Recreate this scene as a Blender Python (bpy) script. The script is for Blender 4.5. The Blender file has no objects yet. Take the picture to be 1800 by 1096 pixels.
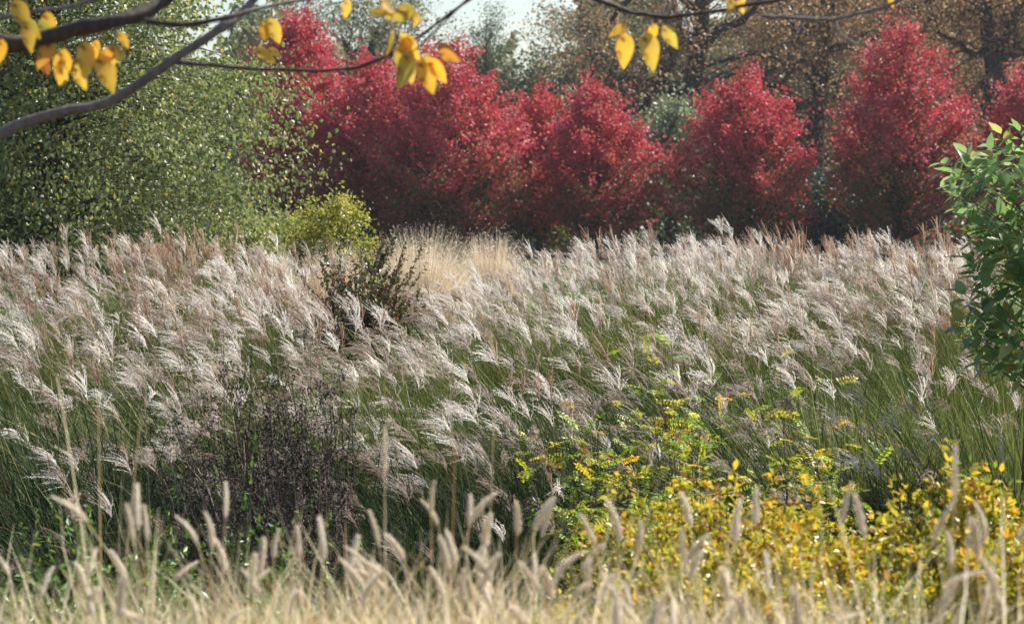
import bpy, math
import numpy as np
from mathutils import Vector, Quaternion, Matrix

scene = bpy.context.scene
COL = scene.collection
R = math.radians
H0 = 3.2                      # camera height above the garden floor
PITCH = math.atan(268 / 3500)
FPX = 3500.0

# ------------------------------------------------------------------ camera, sky, sun
cam = bpy.data.cameras.new("camera")
cam.lens = 70; cam.sensor_width = 36; cam.clip_start = 0.2; cam.clip_end = 3000
cam.dof.use_dof = True; cam.dof.focus_distance = 14.5; cam.dof.aperture_fstop = 4.0
camo = bpy.data.objects.new("camera", cam); COL.objects.link(camo)
camo.location = (0, 0, H0); camo.rotation_euler = (math.pi / 2 - PITCH, 0, 0)
scene.camera = camo

SUN_EL, SUN_AZ = R(45), R(52)          # azimuth clockwise from +Y (ahead and to the right)
world = bpy.data.worlds.new("World"); scene.world = world; world.use_nodes = True
wn = world.node_tree.nodes; wl = world.node_tree.links
bg = wn["Background"]; sky = wn.new("ShaderNodeTexSky")
sky.sky_type = 'NISHITA'; sky.sun_disc = False; sky.sun_elevation = SUN_EL; sky.sun_rotation = SUN_AZ
sky.air_density = 1.0; sky.dust_density = 1.2; sky.ozone_density = 1.0
wl.new(sky.outputs[0], bg.inputs[0]); bg.inputs[1].default_value = 0.072
sun = bpy.data.lights.new("sun", 'SUN'); sun.energy = 5.0; sun.angle = R(0.53); sun.color = (1.0, 0.955, 0.88)
suno = bpy.data.objects.new("sun", sun); COL.objects.link(suno)
sd = Vector((math.sin(SUN_AZ) * math.cos(SUN_EL), math.cos(SUN_AZ) * math.cos(SUN_EL), math.sin(SUN_EL)))
suno.rotation_euler = sd.to_track_quat('Z', 'Y').to_euler()
suno.location = (0, 0, 30)
scene.view_settings.view_transform = 'Standard'; scene.view_settings.look = 'None'
scene.view_settings.exposure = 1.12; scene.view_settings.gamma = 1.0
scene.view_settings.use_curve_mapping = False
cy = scene.cycles
cy.max_bounces = 6; cy.diffuse_bounces = 3; cy.glossy_bounces = 2; cy.transmission_bounces = 3; cy.transparent_max_bounces = 4
cy.use_denoising = True; cy.sample_clamp_indirect = 4.0
cy.caustics_reflective = False; cy.caustics_refractive = False

# ------------------------------------------------------------------ helpers
def at(px, py, Y):
    """world point seen at photo pixel (px,py) (1800 wide) at distance Y ahead"""
    u = (px - 900) / FPX; v = (548 - py) / FPX
    dy = math.cos(PITCH) + v * math.sin(PITCH); dz = -math.sin(PITCH) + v * math.cos(PITCH)
    return np.array([u / dy * Y, Y, H0 + dz / dy * Y])

def sm(a, b, x):
    t = np.clip((x - a) / (b - a), 0, 1); return t * t * (3 - 2 * t)

def ground_z(x, y):
    z = 1.5 * (1 - sm(5.2, 10.2, y)) + 0.42 * sm(12, 20, y) * (1 - sm(24, 40, y))
    z = z + 0.04 * np.sin(x * 1.3 + y * .7) * np.cos(y * .9 - x * .4)
    return z

def norm(a):
    return a / np.maximum(np.linalg.norm(a, axis=-1, keepdims=True), 1e-9)

def tag(o, label=None, cat=None, group=None, kind=None):
    if label: o['label'] = label
    if cat: o['category'] = cat
    if group: o['group'] = group
    if kind: o['kind'] = kind
    return o

def empty(name, loc, rz=0):
    o = bpy.data.objects.new(name, None); COL.objects.link(o)
    o.location = [float(c) for c in loc]; o.rotation_euler = (0, 0, rz); o.empty_display_size = .2
    return o

class B:
    """collects quads with a per-face random value r and a material index"""
    def __init__(s): s.v = []; s.f = []; s.r = []; s.m = []; s.n = 0
    def add(s, v, f, r, mat=0):
        v = np.asarray(v, dtype=np.float32).reshape(-1, 3); f = np.asarray(f, dtype=np.int32).reshape(-1, 4)
        s.v.append(v); s.f.append(f + s.n); s.n += len(v)
        s.r.append(np.broadcast_to(np.asarray(r, dtype=np.float32), (len(f),)).copy())
        s.m.append(np.full(len(f), mat, dtype=np.int32))
    def mesh(s, name, mats, smooth=False):
        me = bpy.data.meshes.new(name)
        v = np.concatenate(s.v); f = np.concatenate(s.f); r = np.concatenate(s.r); m = np.concatenate(s.m)
        me.vertices.add(len(v)); me.vertices.foreach_set("co", v.ravel())
        me.loops.add(f.size); me.polygons.add(len(f))
        me.loops.foreach_set("vertex_index", f.ravel())
        me.polygons.foreach_set("loop_start", np.arange(0, f.size, 4, dtype=np.int32))
        me.polygons.foreach_set("loop_total", np.full(len(f), 4, dtype=np.int32))
        for x in mats: me.materials.append(x)
        me.polygons.foreach_set("material_index", m)
        me.polygons.foreach_set("use_smooth", np.full(len(f), smooth, dtype=bool))
        a = me.attributes.new("r", 'FLOAT', 'FACE'); a.data.foreach_set("value", r)
        me.update(calc_edges=True)
        return me
    def build(s, name, mats, parent=None, smooth=False, kind=None, loc=None):
        me = s.mesh(name, mats if isinstance(mats, (list, tuple)) else [mats], smooth)
        o = bpy.data.objects.new(name, me); COL.objects.link(o)
        if parent is not None: o.parent = parent
        if loc is not None: o.location = loc
        if kind: o['kind'] = kind
        return o

def ribbons(b, P, W, side, r, mat=0):
    """P (N,K,3) paths, W (N,K) or (K,) widths, side (N,3) or (N,K,3)"""
    P = np.asarray(P, dtype=np.float64); N, K, _ = P.shape
    W = np.broadcast_to(W, (N, K))
    side = np.asarray(side, dtype=np.float64)
    if side.ndim == 2: side = side[:, None, :]
    side = np.broadcast_to(side, (N, K, 3))
    L = P - side * W[..., None] / 2; Q = P + side * W[..., None] / 2
    V = np.stack([L, Q], axis=2).reshape(-1, 3)
    k = np.arange(K - 1); base = (np.arange(N) * K * 2)[:, None] + k[None, :] * 2
    F = np.stack([base, base + 1, base + 3, base + 2], axis=-1).reshape(-1, 4)
    rr = np.repeat(np.broadcast_to(r, (N,)), K - 1)
    b.add(V, F, rr, mat)

def tubes(b, P, W, r=.5, sides=4, mat=0):
    P = np.asarray(P, dtype=np.float64); N, K, _ = P.shape
    W = np.broadcast_to(W, (N, K))
    T = np.gradient(P, axis=1); T = norm(T)
    ref = np.where(np.abs(T[:, :1, 2:3]) > .8, np.array([1., 0, 0]), np.array([0, 0, 1.]))
    ref = np.broadcast_to(ref, T.shape)
    A = norm(np.cross(T, ref)); C = np.cross(T, A)
    ang = np.arange(sides) * 2 * math.pi / sides
    V = P[:, :, None, :] + W[..., None, None] * (A[:, :, None, :] * np.cos(ang)[None, None, :, None] + C[:, :, None, :] * np.sin(ang)[None, None, :, None])
    V = V.reshape(-1, 3)
    n_, k_, s_ = np.meshgrid(np.arange(N), np.arange(K - 1), np.arange(sides), indexing='ij')
    s2 = (s_ + 1) % sides; bb = n_ * K * sides
    F = np.stack([bb + k_ * sides + s_, bb + k_ * sides + s2, bb + (k_ + 1) * sides + s2, bb + (k_ + 1) * sides + s_], axis=-1).reshape(-1, 4)
    rr = np.repeat(np.broadcast_to(r, (N,)), (K - 1) * sides)
    b.add(V, F, rr, mat)

def diamonds(b, c, d, nrm, L, W, r, fold=.12, mat=0, wide=.42):
    """one leaf-shaped quad each"""
    c = np.asarray(c); d = norm(d); s = norm(np.cross(d, nrm)); n = np.cross(s, d)
    L = np.broadcast_to(L, (len(c),))[:, None]; W = np.broadcast_to(W, (len(c),))[:, None]
    mid = c + d * L * wide
    V = np.stack([c, mid + s * W / 2 + n * W * fold, c + d * L, mid - s * W / 2 + n * W * fold], axis=1).reshape(-1, 3)
    F = np.arange(len(c) * 4).reshape(-1, 4)
    b.add(V, F, r, mat)

def rnd_dirs(rng, n, zbias=0.):
    a = rng.normal(size=(n, 3)); a[:, 2] += zbias
    return norm(a)

# ------------------------------------------------------------------ materials
def nodes_of(name):
    m = bpy.data.materials.new(name); m.use_nodes = True
    return m, m.node_tree.nodes, m.node_tree.links

def leafmat(name, stops, trans=.35, rough=.5, spec=.4, objvar=0.0, tcol=None, tboost=1.0, spots=False):
    m, n, l = nodes_of(name)
    p = n["Principled BSDF"]; out = n["Material Output"]
    at_ = n.new("ShaderNodeAttribute"); at_.attribute_name = "r"
    fac = at_.outputs["Fac"]
    if objvar:
        oi = n.new("ShaderNodeObjectInfo")
        ma = n.new("ShaderNodeMath"); ma.operation = 'MULTIPLY_ADD'; ma.inputs[1].default_value = objvar; ma.inputs[2].default_value = -objvar / 2
        l.new(oi.outputs["Random"], ma.inputs[0])
        ad = n.new("ShaderNodeMath"); ad.operation = 'ADD'; ad.use_clamp = True
        l.new(fac, ad.inputs[0]); l.new(ma.outputs[0], ad.inputs[1]); fac = ad.outputs[0]
    cr = n.new("ShaderNodeValToRGB"); e = cr.color_ramp.elements
    while len(e) < len(stops): e.new(.5)
    for i, (pos, c) in enumerate(stops): e[i].position = pos; e[i].color = (*c, 1)
    l.new(fac, cr.inputs[0]); csock = cr.outputs[0]
    if spots:      # brown blotches and paler veins of an ageing leaf
        tc = n.new("ShaderNodeTexCoord"); no = n.new("ShaderNodeTexNoise"); no.inputs["Scale"].default_value = 45; no.inputs["Detail"].default_value = 4
        rp_ = n.new("ShaderNodeValToRGB"); rp_.color_ramp.elements[0].position = .56; rp_.color_ramp.elements[1].position = .70
        sm_ = n.new("ShaderNodeMix"); sm_.data_type = 'RGBA'; sm_.inputs[7].default_value = (.26, .10, .03, 1)
        l.new(tc.outputs["Object"], no.inputs[0]); l.new(no.outputs[0], rp_.inputs[0]); l.new(rp_.outputs[0], sm_.inputs[0]); l.new(csock, sm_.inputs[6]); csock = sm_.outputs[2]
    l.new(csock, p.inputs["Base Color"])
    p.inputs["Roughness"].default_value = rough; p.inputs["Specular IOR Level"].default_value = spec
    if trans > 0:
        t = n.new("ShaderNodeBsdfTranslucent"); mx = n.new("ShaderNodeMixShader"); mx.inputs[0].default_value = trans
        g = n.new("ShaderNodeMix"); g.data_type = 'RGBA'; g.blend_type = 'MULTIPLY'; g.inputs[0].default_value = 1
        l.new(csock, g.inputs[6]); g.inputs[7].default_value = (*(tcol or (1, 1, 1)), 1)
        hs = n.new("ShaderNodeHueSaturation"); hs.inputs["Value"].default_value = tboost; hs.inputs["Saturation"].default_value = 1.05
        l.new(g.outputs[2], hs.inputs["Color"]); l.new(hs.outputs[0], t.inputs[0])
        l.new(p.outputs[0], mx.inputs[1]); l.new(t.outputs[0], mx.inputs[2]); l.new(mx.outputs[0], out.inputs[0])
    return m

def barkmat(name, c1, c2, scale=20, bump=.5, rough=.85):
    m, n, l = nodes_of(name); p = n["Principled BSDF"]
    tc = n.new("ShaderNodeTexCoord"); mp = n.new("ShaderNodeMapping"); mp.inputs["Scale"].default_value = (1, 1, .35)
    no = n.new("ShaderNodeTexNoise"); no.inputs["Scale"].default_value = scale; no.inputs["Detail"].default_value = 7; no.inputs["Roughness"].default_value = .65
    cr = n.new("ShaderNodeValToRGB"); cr.color_ramp.elements[0].position = .3; cr.color_ramp.elements[1].position = .7
    cr.color_ramp.elements[0].color = (*c1, 1); cr.color_ramp.elements[1].color = (*c2, 1)
    bu = n.new("ShaderNodeBump"); bu.inputs["Strength"].default_value = bump; bu.inputs["Distance"].default_value = .02
    l.new(tc.outputs["Object"], mp.inputs[0]); l.new(mp.outputs[0], no.inputs[0]); l.new(no.outputs[0], cr.inputs[0])
    l.new(cr.outputs[0], p.inputs["Base Color"]); l.new(no.outputs[0], bu.inputs["Height"]); l.new(bu.outputs[0], p.inputs["Normal"])
    p.inputs["Roughness"].default_value = rough; p.inputs["Specular IOR Level"].default_value = .25
    return m

M = {}
M['silver'] = leafmat('silver_plume', [(0, (.40, .31, .26)), (.4, (.63, .55, .49)), (1, (.92, .89, .84))], .5, .6, .3, .9)
M['tanplume'] = leafmat('tan_plume', [(0, (.36, .22, .15)), (.5, (.52, .37, .27)), (1, (.7, .56, .44))], .45, .6, .3, .6)
M['brownplume'] = leafmat('brown_plume', [(0, (.26, .18, .14)), (.5, (.42, .33, .27)), (1, (.60, .51, .44))], .4, .6, .3, .6)
M['stem'] = leafmat('grass_stem', [(0, (.20, .13, .06)), (.5, (.30, .21, .10)), (1, (.36, .30, .13))], .1, .45, .4, .5)
M['blade'] = leafmat('grass_blade', [(0, (.035, .055, .014)), (.35, (.085, .12, .028)), (.7, (.22, .26, .065)), (.88, (.33, .33, .09)), (1, (.46, .36, .17))], .25, .5, .22, .5)
M['bladeshade'] = leafmat('shaded_grass_blade', [(0, (.012, .026, .008)), (.5, (.028, .052, .014)), (.9, (.065, .09, .03)), (1, (.22, .19, .11))], .12, .6, .1, .15)  # shade of the clump fronts is put into this darker blade colour
M['cloud'] = leafmat('cloud_grass', [(0, (.36, .30, .10)), (.4, (.62, .50, .36)), (1, (.82, .72, .60))], .5, .6, .2, .1)
M['straw'] = leafmat('straw_blade', [(0, (.13, .19, .04)), (.22, (.26, .28, .08)), (.3, (.55, .44, .25)), (.7, (.74, .64, .44)), (.97, (.84, .77, .60)), (1, (.5, .24, .07))], .5, .5, .3, .1)
M['foxtail'] = leafmat('seed_head', [(0, (.66, .57, .45)), (1, (.92, .85, .73))], .5, .6, .2, .5)
M['yellow'] = leafmat('yellow_shrub_leaf', [(0, (.16, .22, .03)), (.25, (.42, .40, .05)), (.6, (.70, .50, .07)), (.85, (.66, .30, .05)), (.97, (.32, .10, .04)), (1, (.2, .04, .03))], .45, .38, .5, .25)
M['amber'] = leafmat('amber_leaf', [(0, (.40, .42, .09)), (.3, (.78, .52, .10)), (.8, (.80, .44, .07)), (1, (.5, .2, .07))], .5, .5, .3, .6, spots=True)
M['lime'] = leafmat('lime_leaflet', [(0, (.13, .26, .04)), (.4, (.36, .48, .05)), (.7, (.72, .56, .05)), (1, (.75, .30, .04))], .5, .4, .4, .15)
M['magnolia'] = leafmat('glossy_green_leaf', [(0, (.13, .22, .06)), (.6, (.22, .34, .11)), (.93, (.34, .44, .20)), (1, (.45, .40, .10))], .5, .33, .6, .5)
M['weed'] = leafmat('weed_leaf', [(0, (.05, .12, .02)), (.7, (.13, .24, .04)), (1, (.25, .30, .05))], .4, .4, .5, .2)
M['birch'] = leafmat('green_tree_leaf', [(0, (.13, .16, .055)), (.6, (.25, .29, .11)), (.92, (.36, .38, .17)), (1, (.52, .42, .08))], .4, .45, .5)
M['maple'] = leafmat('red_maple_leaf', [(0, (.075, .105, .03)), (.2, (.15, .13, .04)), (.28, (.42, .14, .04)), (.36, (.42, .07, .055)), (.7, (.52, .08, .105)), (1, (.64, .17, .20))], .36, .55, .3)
M['mapleorange'] = leafmat('orange_maple_leaf', [(0, (.5, .2, .03)), (.4, (.62, .08, .03)), (1, (.6, .03, .04))], .45, .45, .4)
M['crimson'] = leafmat('crimson_leaf', [(0, (.10, .02, .025)), (.5, (.3, .015, .04)), (1, (.55, .03, .07))], .4, .42, .5)
M['oak'] = leafmat('brown_oak_leaf', [(0, (.13, .14, .045)), (.3, (.28, .21, .09)), (.6, (.42, .26, .14)), (1, (.58, .34, .20))], .42, .5, .5)
M['greyleaf'] = leafmat('grey_green_leaf', [(0, (.13, .15, .06)), (.6, (.23, .24, .12)), (1, (.36, .31, .19))], .4, .5, .5)
M['palegreen'] = leafmat('pale_sage_leaf', [(0, (.16, .19, .09)), (.6, (.27, .31, .17)), (1, (.38, .40, .24))], .3, .5, .5)
M['conifer'] = leafmat('conifer_needles', [(0, (.03, .065, .025)), (.6, (.07, .12, .04)), (1, (.15, .19, .06))], .25, .5, .4)
M['bluefir'] = leafmat('blue_green_needles', [(0, (.015, .045, .032)), (.6, (.03, .075, .055)), (1, (.07, .13, .09))], .2, .5, .4)
M['goldbush'] = leafmat('golden_bush_leaf', [(0, (.07, .12, .03)), (.45, (.17, .21, .045)), (.75, (.38, .37, .07)), (1, (.52, .45, .10))], .4, .4, .4)
M['myrtle'] = leafmat('dark_myrtle_leaf', [(0, (.05, .085, .03)), (.55, (.10, .13, .04)), (.8, (.20, .09, .05)), (1, (.42, .05, .02))], .3, .35, .5)
M['bud'] = leafmat('purple_bud', [(0, (.12, .05, .05)), (1, (.28, .14, .11))], 0, .6, .3)
M['deadleaf'] = leafmat('withered_leaf', [(0, (.010, .008, .008)), (.7, (.040, .029, .020)), (.94, (.11, .075, .05)), (1, (.25, .18, .14))], 0, .7, .3, .2)
M['deadstem'] = leafmat('dead_stalk', [(0, (.05, .035, .03)), (.6, (.13, .09, .07)), (1, (.42, .34, .27))], 0, .6, .4, .6)
M['fluff'] = leafmat('seed_fluff', [(0, (.40, .32, .27)), (1, (.68, .58, .50))], .45, .7, .2, .2)
M['twig'] = leafmat('dark_twig', [(0, (.03, .022, .018)), (1, (.09, .07, .06))], 0, .6, .4, .3)
M['bark'] = barkmat('dark_bark', (.018, .015, .013), (.075, .062, .052), 9)
M['branchbark'] = barkmat('grey_branch_bark', (.10, .085, .08), (.24, .21, .205), 60, .35, .6)
M['branchdark'] = barkmat('brown_branch_bark', (.035, .026, .022), (.10, .078, .065), 60, .4, .6)
M['limb'] = barkmat('tree_limb_bark', (.05, .042, .036), (.14, .12, .10), 14)
M['greenleaf'] = leafmat('understory_leaf', [(0, (.04, .08, .02)), (.7, (.10, .14, .03)), (1, (.45, .40, .05))], .35)
def ground_mat(name, cols, s1, s2, bump=.6):
    m, n, l = nodes_of(name); p = n["Principled BSDF"]
    tc = n.new("ShaderNodeTexCoord")
    a = n.new("ShaderNodeTexNoise"); a.inputs["Scale"].default_value = s1; a.inputs["Detail"].default_value = 8
    c = n.new("ShaderNodeTexNoise"); c.inputs["Scale"].default_value = s2; c.inputs["Detail"].default_value = 5
    mx = n.new("ShaderNodeMath"); mx.operation = 'MULTIPLY_ADD'; mx.inputs[1].default_value = .5
    hf = n.new("ShaderNodeMath"); hf.operation = 'MULTIPLY'; hf.inputs[1].default_value = .5
    l.new(tc.outputs["Object"], a.inputs[0]); l.new(tc.outputs["Object"], c.inputs[0])
    l.new(c.outputs[0], hf.inputs[0]); l.new(a.outputs[0], mx.inputs[0]); l.new(hf.outputs[0], mx.inputs[2])
    cr = n.new("ShaderNodeValToRGB"); e = cr.color_ramp.elements
    while len(e) < len(cols): e.new(.5)
    for i, q in enumerate(cols): e[i].position = .3 + .4 * i / (len(cols) - 1); e[i].color = (*q, 1)
    l.new(mx.outputs[0], cr.inputs[0]); l.new(cr.outputs[0], p.inputs["Base Color"])
    bu = n.new("ShaderNodeBump"); bu.inputs["Strength"].default_value = bump; bu.inputs["Distance"].default_value = .05
    l.new(mx.outputs[0], bu.inputs["Height"]); l.new(bu.outputs[0], p.inputs["Normal"])
    p.inputs["Roughness"].default_value = .95; p.inputs["Specular IOR Level"].default_value = .15
    return m
M['soil'] = ground_mat('mulched_soil', [(.02, .014, .01), (.05, .037, .024), (.10, .075, .045)], 9, 60)
M['lawn'] = ground_mat('lawn_turf', [(.03, .055, .015), (.06, .10, .025), (.12, .14, .05)], .6, 40)
M['asphalt'] = ground_mat('worn_asphalt', [(.05, .05, .05), (.07, .07, .072), (.09, .09, .09)], 2, 90, .2)
M['rail'] = ground_mat('galvanised_rail', [(.35, .36, .38), (.45, .46, .48)], 6, 80, .1)

# ------------------------------------------------------------------ ground
def sheet(name, xs, ys, mat, dz=0.0, zf=ground_z):
    X, Y = np.meshgrid(xs, ys); Z = zf(X, Y) + dz
    V = np.stack([X, Y, Z], -1).reshape(-1, 3); nx, ny = len(xs), len(ys)
    j, i = np.meshgrid(np.arange(ny - 1), np.arange(nx - 1), indexing='ij'); q = j * nx + i
    F = np.stack([q, q + 1, q + nx + 1, q + nx], -1).reshape(-1, 4)
    b = B(); b.add(V, F, .5); o = b.build(name, mat, smooth=True); tag(o, kind='structure'); return o
xs = np.concatenate([np.linspace(-310, -32, 12), np.linspace(-30, 30, 121), np.linspace(32, 310, 12)])
ys = np.concatenate([np.linspace(-60, -1, 8), np.linspace(0, 45, 100), np.linspace(48, 130, 30), np.linspace(150, 400, 12)])
sheet('ground', xs, ys, M['soil'])
sheet('lawn', np.linspace(-90, 90, 181), np.linspace(23, 64, 60), M['lawn'], .02)
sheet('road', np.linspace(-90, 90, 91), np.linspace(52, 57.5, 6), M['asphalt'], .06)

# low rail beside the road
x0 = -2.2
e = empty('guard_rail', (x0, 50.6, float(ground_z(x0, 50.6))))
tag(e, 'low pale metal rail beside the road, glimpsed between the grass plumes and the maple trunks', 'rail')
for dx in (0, 2.4, 4.8, 7.2, 9.6):
    b = B(); tubes(b, [[[dx, 0, -.2], [dx, 0, .35], [dx, 0, .72]]], .05, sides=6); b.build('post', M['rail'], e)
for zz in (.62, .35):
    b = B(); tubes(b, [[[-.2, -.07, zz], [4.8, -.07, zz], [9.8, -.07, zz]]], .045, sides=6); b.build('rail', M['rail'], e)

# ------------------------------------------------------------------ trees
def envelope(prof, t):
    return np.interp(t, [p[0] for p in prof], [p[1] for p in prof])

def crown_tree(name, loc, H, prof, mat, seed, label, cat, group=None, hb=.12, M_=420, per=42, spread=.17, elong=.25,
               L=.085, W=.06, rise=.6, rfun=None, trunk_r=.1, shell=.45, leafdir=(0, 0, -.3), barkm='bark', nlump=.2, dirjit=1.0,
               twr=.012, lean=(0, 0), trunk_top=.92, nrmbias=.6, wood='branches', spikes=0, part='foliage'):
    rng = np.random.default_rng(seed)
    t_ = empty(name, loc); tag(t_, label, cat, group)
    # trunk
    k = 12; tt = np.linspace(0, 1, k)
    wob = np.cumsum(rng.normal(0, .012 * H / k * 3, size=(k, 2)), 0); wob[0] = 0
    P = np.stack([wob[:, 0] + lean[0] * tt ** 1.4, wob[:, 1] + lean[1] * tt ** 1.4, -.15 + tt * H * trunk_top], -1)
    b = B(); tubes(b, P[None], trunk_r * (1 - tt * .92)[None], sides=9); b.build('trunk', M[barkm], t_, smooth=True)
    def trunk_at(h):
        return np.stack([np.interp(h, P[:, 2], P[:, 0]), np.interp(h, P[:, 2], P[:, 1]), h], -1)
    # cluster points in the envelope
    a1, a2, a3 = rng.uniform(0, 6.28, 3)
    ts = rng.uniform(0, 1, M_ * 6); w = envelope(prof, ts); keep = rng.uniform(0, w.max(), len(ts)) < w
    ts = ts[keep][:M_]; n = len(ts)
    th = rng.uniform(0, 2 * math.pi, n)
    lump = 1 + nlump * (np.sin(3 * th + a1 + 5 * ts) * .6 + np.sin(5 * th - a2 + 11 * ts) * .5 + np.sin(2 * th + a3 - 17 * ts) * .5)
    ro = envelope(prof, ts) * lump
    rho = ro * rng.uniform(0, 1, n) ** shell
    z = H * (hb + (1 - hb) * ts) + rng.normal(0, .02 * H, n)
    C = np.stack([rho * np.cos(th), rho * np.sin(th), z], -1)
    tc = trunk_at(np.clip(z, 0, H * trunk_top)); C[:, :2] += tc[:, :2]
    # wood: curved limbs from trunk to each cluster
    h0 = np.clip(z - rise * rho - .05 * H * rng.uniform(0, 1, n), hb * H * .55, H * trunk_top * .97)
    S = trunk_at(h0); K = 5; u = np.linspace(0, 1, K)[None, :, None]
    mid = S * .5 + C * .5 + np.array([0, 0, 1.]) * (rho * (-.12 if rise > 0 else .18))[:, None] + rng.normal(0, .05, (n, 3)) * rho[:, None]
    Q = S[:, None] * (1 - u) ** 2 + 2 * mid[:, None] * u * (1 - u) + C[:, None] * u ** 2
    Q[:, 1:-1] += rng.normal(0, .012, (n, K - 2, 3)) * (rho[:, None, None] + .2)
    rad = (twr * (.5 + rho / max(w.max(), .01))[:, None]) * np.linspace(1, .22, K)[None]
    bb = B(); tubes(bb, Q, rad, sides=3)
    bb.build(wood, M[barkm], t_, kind='stuff')
    # leaves
    ax = norm(C - S + np.array([0, 0, .3 * rise]) * rho[:, None])
    cs = rng.uniform(.6, 1.5, n); cnt = np.maximum(3, (per * cs ** 1.5 * rng.uniform(.6, 1.4, n))).astype(int)
    idx = np.repeat(np.arange(n), cnt); m = len(idx)
    pos = C[idx] + rng.normal(0, 1, (m, 3)) * (spread * cs[idx])[:, None] * np.array([1, 1, .75]) + ax[idx] * (rng.normal(0, 1, m) * elong * cs[idx])[:, None]
    cn = np.clip(rng.normal(.5, .24, n), 0, 1)
    d = norm(rng.normal(0, 1, (m, 3)) * dirjit + np.array(leafdir)); nr = norm(rng.normal(0, 1, (m, 3)) + np.array([0, 0, nrmbias]))
    if rfun is None: r = np.clip(cn[idx] * .6 + rng.uniform(0, .4, m), 0, 1)
    else: r = rfun(rng, pos, C[idx], (ts[idx], (rho / np.maximum(ro, .01))[idx], th[idx]), cn[idx])
    bl = B(); diamonds(bl, pos, d, nr, L * rng.uniform(.65, 1.25, m), W * rng.uniform(.65, 1.25, m), r)
    bl.build(part, mat, t_, kind='stuff')
    return t_

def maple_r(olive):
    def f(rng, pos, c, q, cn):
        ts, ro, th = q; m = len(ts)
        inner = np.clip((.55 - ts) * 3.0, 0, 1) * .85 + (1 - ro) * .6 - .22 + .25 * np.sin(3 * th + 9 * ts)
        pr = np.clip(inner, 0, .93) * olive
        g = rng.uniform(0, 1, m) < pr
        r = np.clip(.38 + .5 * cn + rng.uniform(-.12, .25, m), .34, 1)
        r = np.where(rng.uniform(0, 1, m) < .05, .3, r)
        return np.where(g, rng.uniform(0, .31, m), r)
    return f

def px_tree(pxc, pytop, Y, base_z=None):
    p = at(pxc, pytop, Y); bz = float(ground_z(p[0], Y)) if base_z is None else base_z
    return (float(p[0]), Y, bz), float(p[2] - bz)

ppm = lambda Y: FPX / Y
MP = [(0, .45), (.08, .88), (.25, 1.0), (.45, .99), (.62, .9), (.78, .7), (.9, .42), (1, .12)]
MP2 = [(0, .5), (.12, .92), (.3, 1.0), (.5, .94), (.66, .78), (.8, .56), (.92, .3), (1, .08)]
def mp(R_, p=MP): return [(a, b_ * R_) for a, b_ in p]
maples = [
 (790, 78, 66, 150, MP2, 21, .8, 'large crimson maple right of the yellow leaf cluster, widest of the row'),
 (655, 100, 68, 130, MP, 22, .6, 'crimson maple between the green weeping tree and the large middle maple'),
 (1052, 145, 66, 104, MP2, 23, .7, 'red maple with a pointed top just left of the grey oak trunk'),
 (948, 152, 70, 78, MP, 24, .5, 'smaller red maple tucked in the gap between the large middle maple and the pointed one'),
 (1306, 118, 66, 124, MP2, 25, .95, 'red maple with olive green base standing right of the pale sage tree'),
 (1586, 52, 66, 130, MP2, 26, .95, 'tallest red maple on the right, left of the glossy green tree'),
 (1838, 84, 67, 105, MP, 27, .7, 'red maple cut off by the right edge of the photo above the glossy green tree'),
 (520, 22, 72, 100, MP, 28, .15, 'bright crimson tree rising behind the right edge of the green weeping tree'),
 (575, 120, 70, 95, MP, 29, .3, 'dull crimson maple low behind the right edge of the green weeping tree'),
]
for (cx, ty, Y, rp, pr, sd_, ol, lab) in maples:
    loc, H = px_tree(cx, ty + 6, Y)
    big = rp / ppm(Y)
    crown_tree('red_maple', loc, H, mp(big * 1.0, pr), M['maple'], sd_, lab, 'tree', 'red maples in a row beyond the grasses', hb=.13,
               M_=int(430 * big / 2.4), per=52, spread=.125, elong=.20, L=.12, W=.105, rise=.75, rfun=maple_r(ol), trunk_r=.13, shell=.5, nlump=.16, twr=.018, nrmbias=.3)

# orange red small maples under the big ones
for i, (cx, ty, rp, lab) in enumerate([(1410, 375, 55, 'low orange red maple in the gap right of the olive based maple'), (1560, 372, 62, 'low scarlet maple under the tallest red maple'), (1700, 400, 50, 'low orange maple right beneath the tallest red maple beside the glossy tree')]):
    loc, H = px_tree(cx, ty, 76); Rr = rp / ppm(76)
    crown_tree('small_maple', loc, H, [(0, Rr * .5), (.3, Rr), (.7, Rr * .8), (1, .1)], M['mapleorange'], 60 + i, lab, 'tree', 'low orange maples', hb=.1, M_=90, per=40, spread=.16, elong=.1, L=.12, W=.1, trunk_r=.05)

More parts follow.
